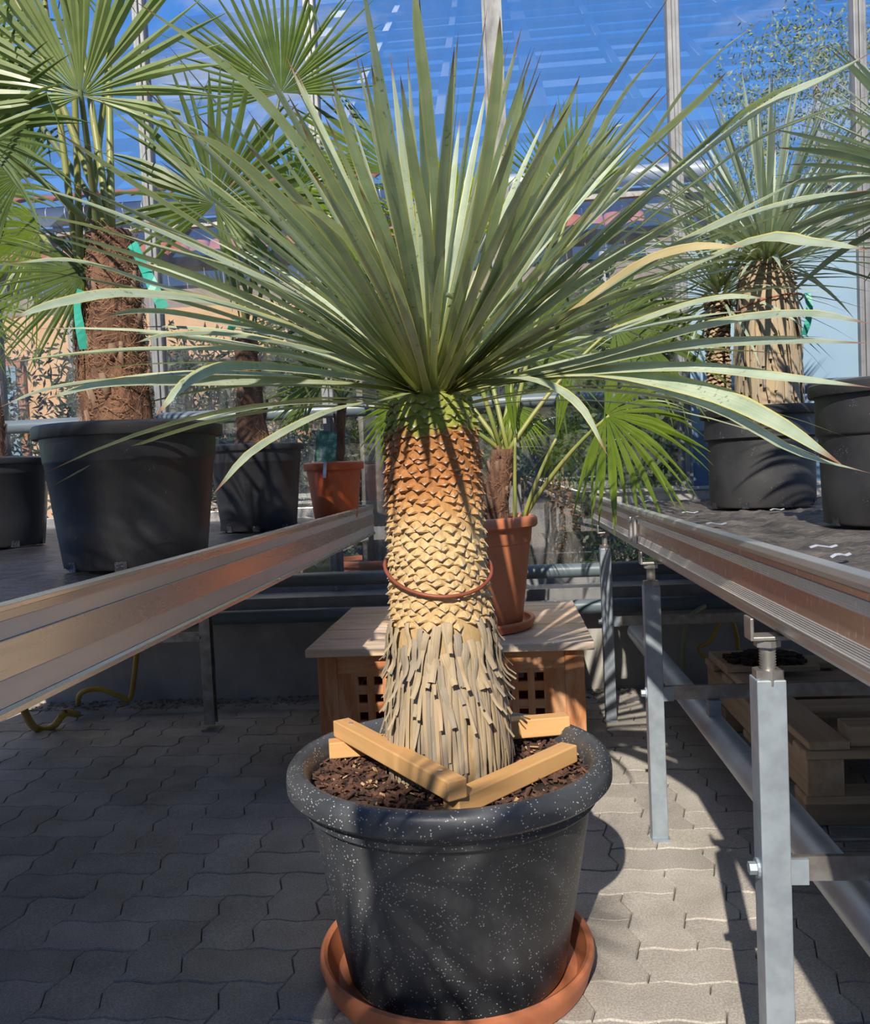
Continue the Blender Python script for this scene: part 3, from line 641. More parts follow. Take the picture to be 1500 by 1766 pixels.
def soil(parent, c, r, z, mat='soil', chips=0):
    n = 40; V = [(c[0], c[1], z+.006)]; Fc = []
    rings = 12
    for i in range(1, rings+1):
        rr = r*i/rings
        for k in range(n):
            a = 2*PI*k/n; V.append((c[0]+rr*math.cos(a), c[1]+rr*math.sin(a), z + random.uniform(-.004, .006)*(i < rings)))
    Fc += [(0, 1+k, 1+(k+1) % n) for k in range(n)]
    for i in range(rings-1):
        for k in range(n): Fc.append((1+i*n+k, 1+(i+1)*n+k, 1+(i+1)*n+(k+1) % n, 1+i*n+(k+1) % n))
    so_ = MB().add(V, Fc).build('soil', M[mat], parent, True)
    if chips:
        for nm, mt, cnt, sz in (('bark_chips', 'chip', chips, .0085), ('straw_chips', 'chip_light', chips//8, .007)):
            m = MB()
            for i in range(cnt):
                a = random.uniform(0, 2*PI); rr = r*math.sqrt(random.random())*.97; s = random.uniform(.4, 1.2)*sz
                Rm = Matrix.Rotation(random.uniform(0, 6.3), 3, 'Z') @ Matrix.Rotation(random.uniform(-.7, .7), 3, 'X') @ Matrix.Rotation(random.uniform(-.7, .7), 3, 'Y')
                m.box((c[0]+rr*math.cos(a), c[1]+rr*math.sin(a), z+.006+s*.25), (s*random.uniform(1, 2.6), s*.8, s*.35), Rm)
            o = m.build(nm, M[mt], so_); o['kind'] = 'stuff'
    return so_
def saucer(name, label, c, r, h, mat):
    m = MB(); m.lathe([(0.001, 0), (r-.03, 0), (r-.012, .004), (r-.004, h*.55), (r, h*.8), (r-.002, h*.95), (r-.008, h), (r-.015, h*.92), (r-.020, h*.6), (r-.034, .010), (0.001, .008)], 64, c)
    o = m.build(name, mat); autosmooth(o); return tag(o, label, 'saucer')

# ------------------------------------------------------------------ yucca building blocks
def leaf_mesh(P, wmax, twist=0.0, axis_c=None, prof=None, cup=.18, lean=None):
    n = len(P)-1; V = []; UV = []
    for i, p in enumerate(P):
        t = i/n; tg = (P[min(i+1, n)]-P[max(i-1, 0)]).normalized()
        out = Vector((p.x-axis_c[0], p.y-axis_c[1], 0)); out = out.normalized() if out.length > 1e-4 else Vector((0, -1, 0))
        N = Vector((0, 0, 1)) - out*.7 if lean is None else lean.copy(); N = N - tg*N.dot(tg); N.normalize()
        if twist: N = Matrix.Rotation(twist*(.4+.6*t), 3, tg) @ N
        sd = tg.cross(N)
        if prof: wv = prof(t)
        elif t < .06: wv = .95 - t*5
        elif t < .4: wv = .65 + (t-.06)/.34*.35
        elif t < .5: wv = 1.0
        else: wv = max(.02, (1-((t-.5)/.5)**2.0))
        hw = wmax*wv/2
        V += [p - sd*hw + N*hw*cup, p - N*hw*cup*.6, p + sd*hw + N*hw*cup]; UV += [(0, t), (.5, t), (1, t)]
    Fc = [(3*i+a, 3*i+a+1, 3*i+a+4, 3*i+a+3) for i in range(n) for a in (0, 1)]
    m = MB(); m.add(V, Fc, UV); return m
def yucca_leaf_generic(C, az, el, Ln, droop, rng, base_r=.045, seg=9):
    d = Vector((math.cos(az)*math.cos(el), math.sin(az)*math.cos(el), math.sin(el)))
    h = Vector((math.cos(az), math.sin(az), 0))
    b = C + h*base_r*math.cos(el)*1.1 + Vector((0, 0, (math.sin(el)-.35)*.06))
    d0 = (d + Vector((0, 0, .22*(1-math.sin(el))))).normalized()
    p1 = b + d0*Ln*.5; p2 = b + d*Ln + Vector((0, 0, -droop*Ln))
    return bez(b, p1, p2, seg)
def trunk_scales(trunk, C2, z0, z1, rfun, axis, n_per, dz, size, keep, mat, jitter=.15):
    """lozenge leaf bases in a spiral; the `keep` most camera-facing ones are parts, the rest one stuff part"""
    meshes = []
    for q in range(5):
        rr = random.Random(q); k = lambda a: rr.uniform(1-a, 1+a)
        # local: x tangent, y outward, z up.  a plump lozenge with a broken lip on top
        V = [(-.64, -.10, .02), (-.32, .0, .30), (0, .03, .40), (.32, 0, .30), (.64, -.10, .02),
             (-.36, .20*k(.15), .02), (0, .28*k(.15), .12), (.36, .20*k(.15), .02),
             (-.60, -.04, -.10), (-.24, .33*k(.15), -.15*k(.3)), (.03*k(2), .50*k(.2), -.27*k(.3)), (.24, .33*k(.15), -.15*k(.3)), (.60, -.04, -.10),
             (-.30, -.02, -.24), (0, .06, -.38), (.30, -.02, -.24)]
        UV = [(0, .2)]*5 + [(0, .4)]*3 + [(0, .45), (0, .72), (0, 1.0), (0, .72), (0, .45)] + [(0, .1)]*3
        Fc = [(0, 5, 1), (1, 5, 6, 2), (2, 6, 7, 3), (3, 7, 4), (0, 8, 9, 5), (5, 9, 10, 6), (6, 10, 11, 7), (7, 11, 12, 4), (8, 13, 9), (9, 13, 14, 10), (10, 14, 15, 11), (11, 15, 12)]
        m = MB(); m.add(V, Fc, UV); me = m.mesh('leaf_scale'); me.materials.append(mat); meshes.append((V, Fc, UV, me))
    L_ = []
    rows = int((z1-z0)/dz)
    for j in range(rows):
        for i in range(n_per):
            z = z0 + (j + i/n_per*1.0)*dz
            a = 2*PI*(i + .5*(j % 2))/n_per + random.uniform(-jitter, jitter)*.25
            cx, cy = axis(z); r = rfun(z); p = Vector((cx+r*math.cos(a), cy+r*math.sin(a), z + random.uniform(-jitter, jitter)*dz))
            facing = -(Vector((math.cos(a), math.sin(a), 0)).dot((Vector((p.x, p.y, 0))-Vector((0, 0, 0))).normalized()))
            L_.append((facing, a, p))
    L_.sort(key=lambda t: -t[0]); st = MB()
    for idx, (fc, a, p) in enumerate(L_):
        V, Fc, UV, me = meshes[random.randrange(5)]
        s = size*random.uniform(.85, 1.15); lean = random.uniform(-.25, .2)
        Rm = Matrix.Rotation(a-PI/2, 4, 'Z') @ Matrix.Rotation(lean, 4, 'X') @ Matrix.Rotation(random.uniform(-.15, .15), 4, 'Y')
        Sm = Matrix.Diagonal((s, s*random.uniform(.65, .95), s*.85, 1))
        if idx < keep:
            o = bpy.data.objects.new('leaf_scale', me); COL.objects.link(o); o.parent = trunk; o.matrix_basis = Matrix.Translation(p) @ Rm @ Sm
        else:
            mt = Matrix.Translation(p) @ Rm @ Sm; st.add([mt @ Vector(v) for v in V], Fc, UV)
    if st.v: o = st.build('leaf_scales', mat, trunk); o['kind'] = 'stuff'
def strip_mesh(P, wd, outs, curl=.0, n_across=2, taper=.5):
    n = len(P)-1; V = []; UV = []
    for i, p in enumerate(P):
        t = i/n; tg = (P[min(i+1, n)]-P[max(i-1, 0)]).normalized(); N = outs - tg*outs.dot(tg); N.normalize(); sd = tg.cross(N); hw = wd/2*(1-taper*t*t)
        V += [p-sd*hw-N*hw*.35, p+N*hw*.15, p+sd*hw-N*hw*.35]; UV += [(0, t), (.5, t), (1, t)]
    return MB().add(V, [(3*i+a, 3*i+a+1, 3*i+a+4, 3*i+a+3) for i in range(n) for a in (0, 1)], UV)

# ------------------------------------------------------------------ the main yucca in its big pot
PC = Vector((-.127, 1.63, 0)); PB = .012
saucer('pot_saucer', 'terracotta coloured saucer under the big charcoal pot', (PC.x, PC.y, 0), .262, .055, M['terracotta'])
YU = thing('potted_yucca', 'tall yucca with scaly tan trunk and dry leaf skirt in the big charcoal pot', 'potted plant', (PC.x, PC.y, PB))
pot(YU, (PC.x, PC.y, PB), .306, .208, .406, .044, .026, M['pot_big'], collar=.035, feet=False, n=96, round_lip=True, step=.013)
soil(YU, (PC.x, PC.y, 0), .268, .378, chips=1500)
TX = lambda z: (-.128 + .004*math.sin(z*5), 1.635)
def TR(z):
    pts = [(.36, .112), (.42, .118), (.50, .112), (.58, .102), (.66, .097), (.75, .0925), (.9, .0905), (1.0, .0885), (1.06, .084), (1.10, .07), (1.2, .05)]
    for (a, ra), (b, rb) in zip(pts, pts[1:]):
        if z <= b: return ra + (rb-ra)*(z-a)/(b-a)
    return .05
m = MB(); pr = [(TR(.36+i*.02)-.004, .36+i*.02) for i in range(37)] + [(.02, 1.12)]
m.lathe(pr, 32, (TX(.7)[0], TX(.7)[1], 0)); trunk = m.build('trunk', M['scale'], YU, True)
trunk_scales(trunk, None, .665, 1.085, lambda z: TR(z)-.004, TX, 21, .0123, .0228, 300, M['scale'], .3)
# dry leaf skirt: short curled ends, then long strips down to the soil
def skirt(n, ztop, lens, wd, flare, rad_add, seed, curl=.0, hump=.008):
    rr = random.Random(seed)
    for i in range(n):
        a = 2*PI*(i+rr.uniform(-.35, .35))/n; zt = rr.uniform(*ztop); ln = rr.uniform(*lens); out = Vector((math.cos(a), math.sin(a), 0)); sdv = Vector((-math.sin(a), math.cos(a), 0))
        dr = rr.uniform(-.012, .012); P = []; K = 7; fl = rr.uniform(*flare)
        for q in range(K+1):
            t = q/K; z = max(zt - ln*t, .386+rr.uniform(0, .004)); cx, cy = TX(z)
            r = TR(max(z, .37)) + rad_add + fl*t*t + (hump*math.sin(min(t*6, PI)) if t < .55 else 0) + (curl*max(0, t-.7)**1.5*3*rr.uniform(.3, 1))
            P.append(Vector((cx, cy, z)) + out*r + sdv*dr*t*1.6)
        m = strip_mesh(P, wd*rr.uniform(.6, 1.2), out, taper=rr.uniform(.1, .55))
        if out.y < .25: m.build('dead_leaf', M['straw'], trunk, True)
        else: BACK.add(m.v, m.f, m.uv)
BACK = MB()
skirt(130, (.58, .65), (.20, .31), .0105, (-.003, .005), -.001, 1, 0, .003)
skirt(90, (.52, .63), (.14, .28), .0090, (-.002, .008), .003, 2, 0, .003)
skirt(44, (.560, .610), (.05, .11), .0135, (.002, .012), .004, 3, .02, .004)
skirt(52, (.635, .685), (.05, .10), .0155, (.002, .014), .004, 4, .02, .005)
skirt(26, (.60, .655), (.05, .09), .0130, (.004, .016), .006, 5, .03, .004)
o = BACK.build('dead_leaves', M['straw'], trunk, True); o['kind'] = 'stuff'
# leaves traced in the photograph: pixel points from tip inwards, then the leaf's own length gives the distance
CB = Vector((-.128, 1.635, 1.115))
def traced(pts, Ln, front=True, wd=.024, mat='yleaf', twist=0.0, basey=0.0):
    tip = pts[0]; d = ray(*tip); d.normalize(); q = CAMP - CB; bq = d.dot(q); disc = bq*bq - (q.dot(q)-Ln*Ln)
    if disc < 0: tt = -bq
    else: tt = -bq - math.sqrt(disc) if front else -bq + math.sqrt(disc)
    tp = CAMP + d*tt; P = [tp]
    n = len(pts)
    b0 = CB
    dist0 = [math.hypot(p[0]-772, p[1]-675) for p in pts]
    for k in range(1, n):
        fr = min(1, dist0[k]/dist0[0]); Y = CB.y + (tp.y-CB.y)*fr; P.append(onY(pts[k][0], pts[k][1], Y))
    hz = Vector((P[-1].x-CB.x, P[-1].y-CB.y, 0)); hz = hz.normalized() if hz.length > .02 else Vector((0, -1, 0))
    base = CB + hz*.05 + Vector((0, 0, -.015)); 
    P.append(base); P.reverse()
    C = catmull(P, 14)
    side = abs(tp.x-CB.x) > .28
    wd = wd if side else wd*.72
    o = leaf_mesh(C, wd, twist or random.uniform(-.3, .3), (CB.x, CB.y), lean=Vector((.1*(1 if tp.x < 0 else -1), -.75, .75)) if side else None).build('leaf', M[mat], YU, True); return o
T = [
 ([(165, 165), (260, 245), (400, 350), (560, 480)], .84), ([(230, 0), (370, 100), (480, 205), (620, 400)], .90), ([(325, 228), (380, 255), (470, 330), (600, 470)], .72),
 ([(0, 368), (120, 382), (250, 420), (500, 505)], .82), ([(30, 312), (180, 362), (340, 430), (560, 540)], .82), ([(10, 455), (140, 452), (290, 500), (520, 570)], .82),
 ([(15, 552), (110, 522), (240, 508), (450, 545)], .84), ([(180, 546), (250, 538), (350, 550), (560, 600)], .70), ([(232, 592), (300, 578), (420, 582), (600, 620)], .70),
 ([(0, 628), (140, 610), (300, 603), (520, 612)], .84), ([(0, 702), (100, 668), (250, 655), (500, 655)], .84, True, .022), ([(75, 690), (180, 664), (330, 660), (540, 660)], .80),
 ([(368, 852), (440, 775), (560, 712), (660, 690)], .66), ([(268, 718), (330, 655), (420, 632), (600, 650)], .66), ([(95, 225), (250, 330), (420, 440), (600, 560)], .88, True, .02),
 ([(425, 250), (500, 330), (600, 450)], .66), ([(500, 345), (570, 385), (640, 470)], .58, True, .022),
 ([(1322, 28), (1200, 130), (1080, 300), (940, 480)], .84), ([(1138, 85), (1060, 190), (960, 380)], .74), ([(1252, 125), (1190, 190), (1060, 310), (920, 500)], .80),
 ([(1080, 212), (1045, 235), (1000, 330), (900, 510)], .64), ([(1412, 128), (1330, 165), (1220, 245), (1020, 420)], .84, True, .034), ([(1500, 92), (1420, 138), (1290, 205), (1080, 380)], .90, True, .03),
 ([(1500, 165), (1400, 200), (1260, 270), (1030, 450)], .88), ([(1395, 300), (1290, 360), (1120, 450), (950, 560)], .80), ([(1500, 328), (1350, 352), (1180, 420), (960, 560)], .86, True, .024),
 ([(1284, 426), (1180, 430), (1080, 470), (930, 580)], .70, True, .028, 'ydead'), ([(1500, 432), (1400, 420), (1280, 422), (1040, 540)], .86, True, .026), ([(1500, 558), (1380, 542), (1220, 562), (980, 630)], .86),
 ([(1322, 515), (1240, 515), (1130, 545), (930, 620)], .72), ([(1500, 592), (1330, 590), (1160, 600), (960, 640)], .86, True, .028), ([(1500, 668), (1350, 652), (1180, 634), (980, 645)], .86, True, .024),
 ([(1452, 802), (1330, 725), (1200, 672), (1000, 640)], .84, True, .03), ([(1500, 816), (1370, 780), (1220, 700), (1020, 650)], .88, True, .022), ([(1048, 786), (1000, 700), (930, 658), (840, 652)], .50, True, .024),
 ([(712, -40), (722, 60), (738, 200), (755, 420)], .82, True, .022), ([(862, 28), (858, 130), (838, 290), (800, 500)], .80, True, .026), ([(905, 130), (880, 260), (830, 470)], .70), ([(960, 175), (920, 300), (850, 480)], .68),
 ([(640, 110), (665, 260), (710, 450)], .70), ([(570, 130), (610, 260), (680, 450)], .70), ([(520, 215), (580, 330), (660, 480)], .68), ([(560, 200), (640, 380), (700, 520)], .66), ([(690, 130), (712, 280), (745, 470)], .68),
 ([(792, 505), (770, 508), (778, 512), (800, 525), (795, 560), (772, 640)], .20, True, .020), ([(1000, 130), (950, 260), (870, 450)], .72), ([(1040, 165), (980, 300), (880, 470)], .72)]
for e in T: traced(*e)
NG = 165; ga = PI*(3-math.sqrt(5))
for i in range(NG):
    u = (i+.5)/NG; el = math.asin(min(.985, -.12 + 1.10*u**.85)) ; az = i*ga
    sx = math.cos(az)
    if el < .30 and abs(math.cos(az)) < .85: el += .38
    Ln = random.uniform(.55, .68) if el < .9 else random.uniform(.47, .57)
    droop = random.uniform(.02, .10)*math.cos(el) + (.06 if el < .1 else 0)
    P = yucca_leaf_generic(CB+Vector((0, 0, -.02+.05*u)), az+random.uniform(-.12, .12), el+random.uniform(-.08, .08), Ln, droop, random, base_r=.062)
    leaf_mesh(P, random.uniform(.012, .019), random.uniform(-.9, .9), (CB.x, CB.y)).build('leaf', M['yleaf'], YU, True)
# cord tied round the trunk
P = []
for k in range(41):
    a = 2*PI*k/40; z = .775 + .045*math.sin(a) - .012*math.cos(a); cx, cy = TX(z); r = TR(z)+.0085
    P.append((cx+r*math.cos(a), cy+r*math.sin(a), z))
o = MB().tube(P, .0036, 8, False).build('tie_cord', M['cord'], YU, True); o['label'] = 'thin rust brown cord tied round the scaly trunk'
# batten brace round the trunk foot
BR = thing('batten_brace', 'triangle of pine battens screwed together on the soil round the yucca trunk', 'brace', (PC.x, PC.y, .39))
def batten(a, b, zc, wd, h):
    a = Vector((a[0], a[1], zc)); b = Vector((b[0], b[1], zc)); c = (a+b)/2; ln = (b-a).length; ang = math.atan2(b.y-a.y, b.x-a.x)
    o = MB().box((0, 0, 0), (ln, wd, h)).build('batten', M['batten'], BR); o.matrix_basis = Matrix.Translation(c) @ Matrix.Rotation(ang, 4, 'Z'); bevel(o, .0025); return o
bA = batten((-.352, 1.735), (-.094, 1.372), .4395, .036, .033)
batten((-.108, 1.392), (.104, 1.655), .4055, .036, .033)
bC = batten((-.372, 1.700), (-.225, 1.735), .4055, .034, .033)
batten((-.02, 1.772), (.112, 1.800), .418, .036, .038)
for (x, y) in ((-.325, 1.70), (-.125, 1.416)):
    o = MB().lathe([(.0045, 0), (.0045, .002), (.0001, .0012)], 12, (x, y, .4558)).build('screw', M['screw'], BR)

# ------------------------------------------------------------------ fan palms
def fan_blade(hub, dv, nv, R, n, spread, droop, fold=.35, split=.48, seed=0, ragged=.12):
    rr = random.Random(seed); dv = dv.normalized(); nv = (nv - dv*nv.dot(dv)).normalized(); sd = dv.cross(nv)
    m = MB(); rows = [.015, .18, split*.75, split, .66, .80, .92, 1.0]
    for i in range(n):
        a = -spread/2 + spread*(i+.5)/n; hw = spread/n/2*1.03
        Ri = R*(1 - .30*abs(a/(spread/2))**2.2)*(1+rr.uniform(-ragged, ragged*.6)); dp = droop*rr.uniform(.6, 1.5); sw = rr.uniform(-.10, .10); tw = rr.uniform(-.5, .5); a += rr.uniform(-.3, .3)*spread/n
        sp = split*rr.uniform(.75, 1.1); bend = rr.random() < .10
        V = []
        for r_ in rows:
            r = r_*Ri; wv = hw*r if r_ <= sp else hw*sp*Ri*max(.03, (1-(r_-sp)/(1-sp)))**.8
            aa = a + sw*max(0, r_-sp); d = dv*math.cos(aa)+sd*math.sin(aa); tdir = -dv*math.sin(aa)+sd*math.cos(aa)
            cone = .22*r_*r_*R*abs(math.sin(aa))*.5
            c = hub + d*r + nv*(cone) + Vector((0, 0, -dp*R*(r_**2.4)))
            if bend and r_ > .66: c = c + Vector((0, 0, -(r_-.66)*R*.9)) - d*(r_-.66)*R*.5
            f = fold*wv; g_ = tw*wv*min(1, max(0, r_-sp*.6)*3)
            V += [c - tdir*wv - nv*(f+g_), c + nv*f, c + tdir*wv - nv*(f-g_)]
        k = len(rows); m.add(V, [(3*j+q, 3*j+q+1, 3*j+q+4, 3*j+q+3) for j in range(k-1) for q in (0, 1)])
    return m
def frond(parent, root, hub, ang, R, spread=math.radians(200), n=34, tilt=.3, droop=.12, mat='fan', pm='petiole', face=-1, sag=.0, seed=0, prad=.0065, split=.48):
    """ang: direction of the middle segment in the wall plane, tilt: how far it leans towards the viewer"""
    hub = Vector(hub); a = math.radians(ang)
    dv = Vector((math.cos(a), -tilt, math.sin(a))).normalized()
    nv = Vector((-.25*math.cos(a)*0, face*1.0, .35 - .1*math.sin(a)))
    b = fan_blade(hub, dv, nv, R, n, spread, droop, seed=seed, split=split); fr = b.build('frond', M[mat], parent)
    root = Vector(root); mid = (root+hub)/2 + Vector((0, 0, .12*(hub-root).length)) + (hub-root).cross(Vector((0, 1, 0))).normalized()*sag
    P = bez(root, mid, hub + dv*.01, 8); m = MB(); m.tube(P, [prad*(1.25-.55*i/8) for i in range(9)], 7); m.build('petiole', M[pm], fr, True)
    return fr
def fibre_trunk(parent, p0, p1, r0, r1, seed=0, stubs=10, strands=420, lean=(0, 0)):
    rr = random.Random(seed); p0, p1 = Vector(p0), Vector(p1); n = 16; K = 18; ph = [rr.uniform(0, 6) for _ in range(4)]
    V = []; 
    for j in range(K+1):
        t = j/K; c = p0.lerp(p1, t) + Vector((lean[0]*math.sin(t*PI), lean[1]*math.sin(t*PI), 0)); r = r0+(r1-r0)*t
        r *= 1 + .30*max(0, .12-t)/.12
        for k in range(n):
            a = 2*PI*k/n; q = 1 + .06*math.sin(3*a+ph[0]+9*t) + .05*math.sin(5*a-14*t+ph[1]) + rr.uniform(-.05, .05); V.append(c + Vector((math.cos(a)*r*q, math.sin(a)*r*q, 0)))
    m = MB(); m.add(V, [(j*n+k, j*n+(k+1) % n, (j+1)*n+(k+1) % n, (j+1)*n+k) for j in range(K) for k in range(n)] + [tuple(K*n+k for k in range(n))]); tr = m.build('trunk', M['fibre'], parent, True)
    m = MB(); hgt = (p1-p0).length
    for i in range(strands):
        t = rr.random(); a = rr.uniform(0, 2*PI); c = p0.lerp(p1, t)+ Vector((lean[0]*math.sin(t*PI), lean[1]*math.sin(t*PI), 0)); r = (r0+(r1-r0)*t)*(1+.30*max(0, .12-t)/.12)
        da = rr.uniform(-.8, .8); dzz = rr.uniform(-.05, .05); ln = rr.uniform(.5, 1); P = []
        for q in range(4):
            s = q/3*ln; aa = a+da*s; P.append(c + Vector((math.cos(aa)*(r*1.03+.007*math.sin(s*3)), math.sin(aa)*(r*1.03+.007*math.sin(s*3)), dzz*s)))
        wd = rr.uniform(.0004, .0009); Vv = []
        for p in P: Vv += [p+Vector((0, 0, wd)), p-Vector((0, 0, wd))]
        m.add(Vv, [(2*q, 2*q+1, 2*q+3, 2*q+2) for q in range(3)])
    o = m.build('fibre_strands', M['fibre_light'], tr); o['kind'] = 'stuff'
    for i in range(stubs):
        t = rr.uniform(.0, .95); a = rr.uniform(PI, 2*PI) if i % 3 else rr.uniform(0, PI); c = p0.lerp(p1, t); r = (r0+(r1-r0)*t); out = Vector((math.cos(a), math.sin(a), 0)); up = Vector((0, 0, 1))
        ln = rr.uniform(.03, .07); P = [c+out*(r*.95), c+out*(r*1.10)+up*ln*.5, c+out*(r*1.22)+up*ln]
        mb = strip_mesh(P, rr.uniform(.014, .026), out, taper=.5); o = mb.build('leaf_base', M['stub'], tr, True)
        so_ = o.modifiers.new('solid', 'SOLIDIFY'); so_.thickness = .004
    return tr
def ribbon(parent_none, label, P, wd, group='teal tie ribbons', normal=(0, -1, .1)):
    P = catmull(P, 10); N = Vector(normal); V = []
    for i, p in enumerate(P):
        tg = (P[min(i+1, len(P)-1)]-P[max(i-1, 0)]).normalized(); sd = tg.cross(N).normalized(); sd = Matrix.Rotation(.35*math.sin(i*.5), 3, tg) @ sd; V += [p-sd*wd/2, p+sd*wd/2]
    m = MB(); m.add(V, [(2*i, 2*i+1, 2*i+3, 2*i+2) for i in range(len(P)-1)]); o = m.build('tie_ribbon', M['ribbon'], None, False)
    md = o.modifiers.new('solid', 'SOLIDIFY'); md.thickness = .0012
    tag(o, label, 'ribbon', group); return o
ZD = .792
# big palm on the left bench
c = (-.745, 1.70, ZD)
BP = thing('potted_fan_palm', 'fan palm with two shaggy brown trunks in the largest black pot on the bench', 'potted plant', c)
pot(BP, c, .182, .138, .280, .026, .012, M['pot_black'], collar=.05, step=.003)
soil(BP, c, .16, ZD+.262)
tA = onY(192, 402, 1.70); fibre_trunk(BP, (-.752, 1.69, ZD+.25), tA, .058, .042, 1, 18, 1500)
tB = onY(140, 500, 1.76); fibre_trunk(BP, (-.828, 1.76, ZD+.25), tB, .038, .022, 2, 10, 700)
def fp(px, py, Y): return onY(px, py, Y)
big = [ # hub px, depth, angle, radius m, spread, tilt, droop, mat, root
 ((140, 165), 1.50, 88, .335, 225, .35, .05, 'fan_light', tA), ((-45, 235), 1.55, 60, .30, 210, .3, .15, 'fan', tA), ((40, 300), 2.0, 150, .30, 200, .1, .3, 'fan', tA),
 ((150, 470), 1.74, 185, .24, 150, .25, .18, 'fan', tB), ((-60, 80), 1.9, 60, .34, 200, .2, .15, 'fan_light', tA),
 ((70, 395), 1.95, 200, .26, 160, .0, .35, 'fan_bright', tB)]
for k, (hp, Y, ang, R, sp, tl, dr, mt, rt) in enumerate(big):
    frond(BP, rt - Vector((random.uniform(-.02, .02), random.uniform(-.02, .02), .03)), fp(hp[0], hp[1], Y), ang, R, math.radians(sp), 36, tl, dr, mt, 'petiole' if k % 2 else 'petiole_dark', seed=k)
for k, (hp, Y) in enumerate((((60, 180), 1.7), ((108, 170), 1.75), ((122, 180), 1.62), ((187, 130), 1.8), ((232, 120), 1.74), ((10, 215), 1.65))):   # bare stalks of fronds above the picture
    hb = fp(hp[0], hp[1]-260, Y); frond(BP, (tA if k % 2 else tB) - Vector((0, 0, .02)), hb, 90 + (k-2.5)*22, .28, math.radians(200), 30, .1, .2, 'fan', 'petiole', seed=40+k)
ribbon(None, 'teal ribbon slanting off the thick shaggy palm trunk', [fp(228, 420, 1.66), fp(243, 450, 1.63), fp(262, 490, 1.60), fp(282, 532, 1.60)], .021)
ribbon(None, 'teal ribbon hanging on the thinner trunk of the twin-trunk palm', [fp(140, 500, 1.68), fp(133, 525, 1.68), fp(137, 560, 1.68), fp(145, 602, 1.69)], .018)
# medium palm
c = (-.792, 2.75, ZD)
MP_ = thing('potted_fan_palm', 'fan palm with one hairy trunk in the black pot beside the orange pot', 'potted plant', c)
pot(MP_, c, .156, .120, .274, .022, .010, M['pot_black'], collar=.04, step=.003); soil(MP_, c, .135, ZD+.257)
tM = fp(424, 585, 2.75); fibre_trunk(MP_, (-.795, 2.74, ZD+.25), tM, .052, .034, 3, 8, 420)
med = [((370, 352), 2.55, 62, .46, 300, .2, .10, 'fan'), ((485, 160), 2.70, 92, .42, 200, .15, .05, 'fan'),
       ((505, 330), 2.95, 20, .36, 200, .0, .35, 'fan_bright')]
for k, (hp, Y, ang, R, sp, tl, dr, mt) in enumerate(med):
    frond(MP_, tM - Vector((random.uniform(-.015, .015), 0, .02)), fp(hp[0], hp[1], Y), ang, R, math.radians(sp), 40, tl, dr, mt, 'petiole_dark', seed=60+k)
ribbon(None, 'short teal ribbon on the single-trunk palm above the mid-size pot', [fp(402, 580, 2.70), fp(398, 568, 2.69), fp(406, 556, 2.68), fp(416, 548, 2.69)], .022)
# edge palm
c = (-1.515, 2.45, ZD)
EP = thing('potted_fan_palm', 'palm in a black pot at the far side of the bench away from the aisle', 'potted plant', c)
pot(EP, c, .182, .148, .258, .022, .010, M['pot_black'], collar=.03, step=.003); soil(EP, c, .16, ZD+.24)
tE = Vector((-1.50, 2.45, 1.42)); fibre_trunk(EP, (-1.49, 2.43, ZD+.23), tE, .045, .035, 5, 8, 300)
frond(EP, tE, fp(-60, 530, 2.35), -15, .26, math.radians(90), 20, .2, .25, 'fan', 'petiole_dark', seed=80)
frond(EP, tE, fp(-40, 330, 2.5), 40, .36, math.radians(180), 30, .1, .2, 'fan', 'petiole', seed=81)
frond(EP, tE, fp(-120, 240, 2.5), 90, .36, math.radians(180), 30, .1, .2, 'fan_bright', 'petiole', seed=82)
# small palm in orange pot
c = (-.628, 3.20, ZD)
OP = thing('potted_fan_palm', 'small fan palm with dark leaves in an orange plastic pot', 'potted plant', c)
pot(OP, c, .112, .080, .214, .030, .008, M['orange'], collar=.0, step=.004, feet=False); soil(OP, c, .098, ZD+.197)
tO = fp(590, 690, 3.20); fibre_trunk(OP, (c[0]+.01, c[1], ZD+.18), tO, .026, .016, 6, 5, 120)
for k, (hp, Y, ang, R, sp, dr, mt) in enumerate((((560, 655), 3.1, 160, .24, 170, .2, 'fan'), ((640, 640), 3.15, 40, .24, 180, .2, 'fan'), ((600, 620), 3.3, 95, .26, 190, .15, 'fan'), ((650, 690), 3.1, 0, .20, 160, .3, 'fan'), ((530, 690), 3.2, 190, .16, 150, .2, 'fan'))):
    frond(OP, tO, fp(hp[0], hp[1], Y), ang, R, math.radians(sp), 26, .15, dr, mt, 'petiole_dark', seed=90+k, prad=.004)
def tagmat():
    m, nt, b, out = newmat('plant_tag_print'); v = coord(nt, 'Object'); r = ramp(nt, [(.35, (.02, .06, .04)), (.5, (.06, .16, .08)), (.62, (.3, .42, .3)), (.7, (.7, .75, .7))]); nt.links.new(noise(nt, v, 28, 4), r.inputs[0]); nt.links.new(r.outputs[0], b.inputs['Base Color']); b.inputs['Roughness'].default_value = .25; return m
M['tag'] = tagmat()
p0 = fp(562, 770, 3.10); m = MB(); m.box((0, 0, .0), (.075, .0012, .115)); o = m.build('plant_tag', M['tag']); o.location = p0; o.rotation_euler = (-.18, .12, .3); tag(o, 'glossy printed plant tag showing foliage in the orange pot', 'plant tag')
m = MB(); m.box((0.0, 0, -.085), (.012, .0012, .06)); st = m.build('tag_stake', M['white_scrap'], None); st.parent = o
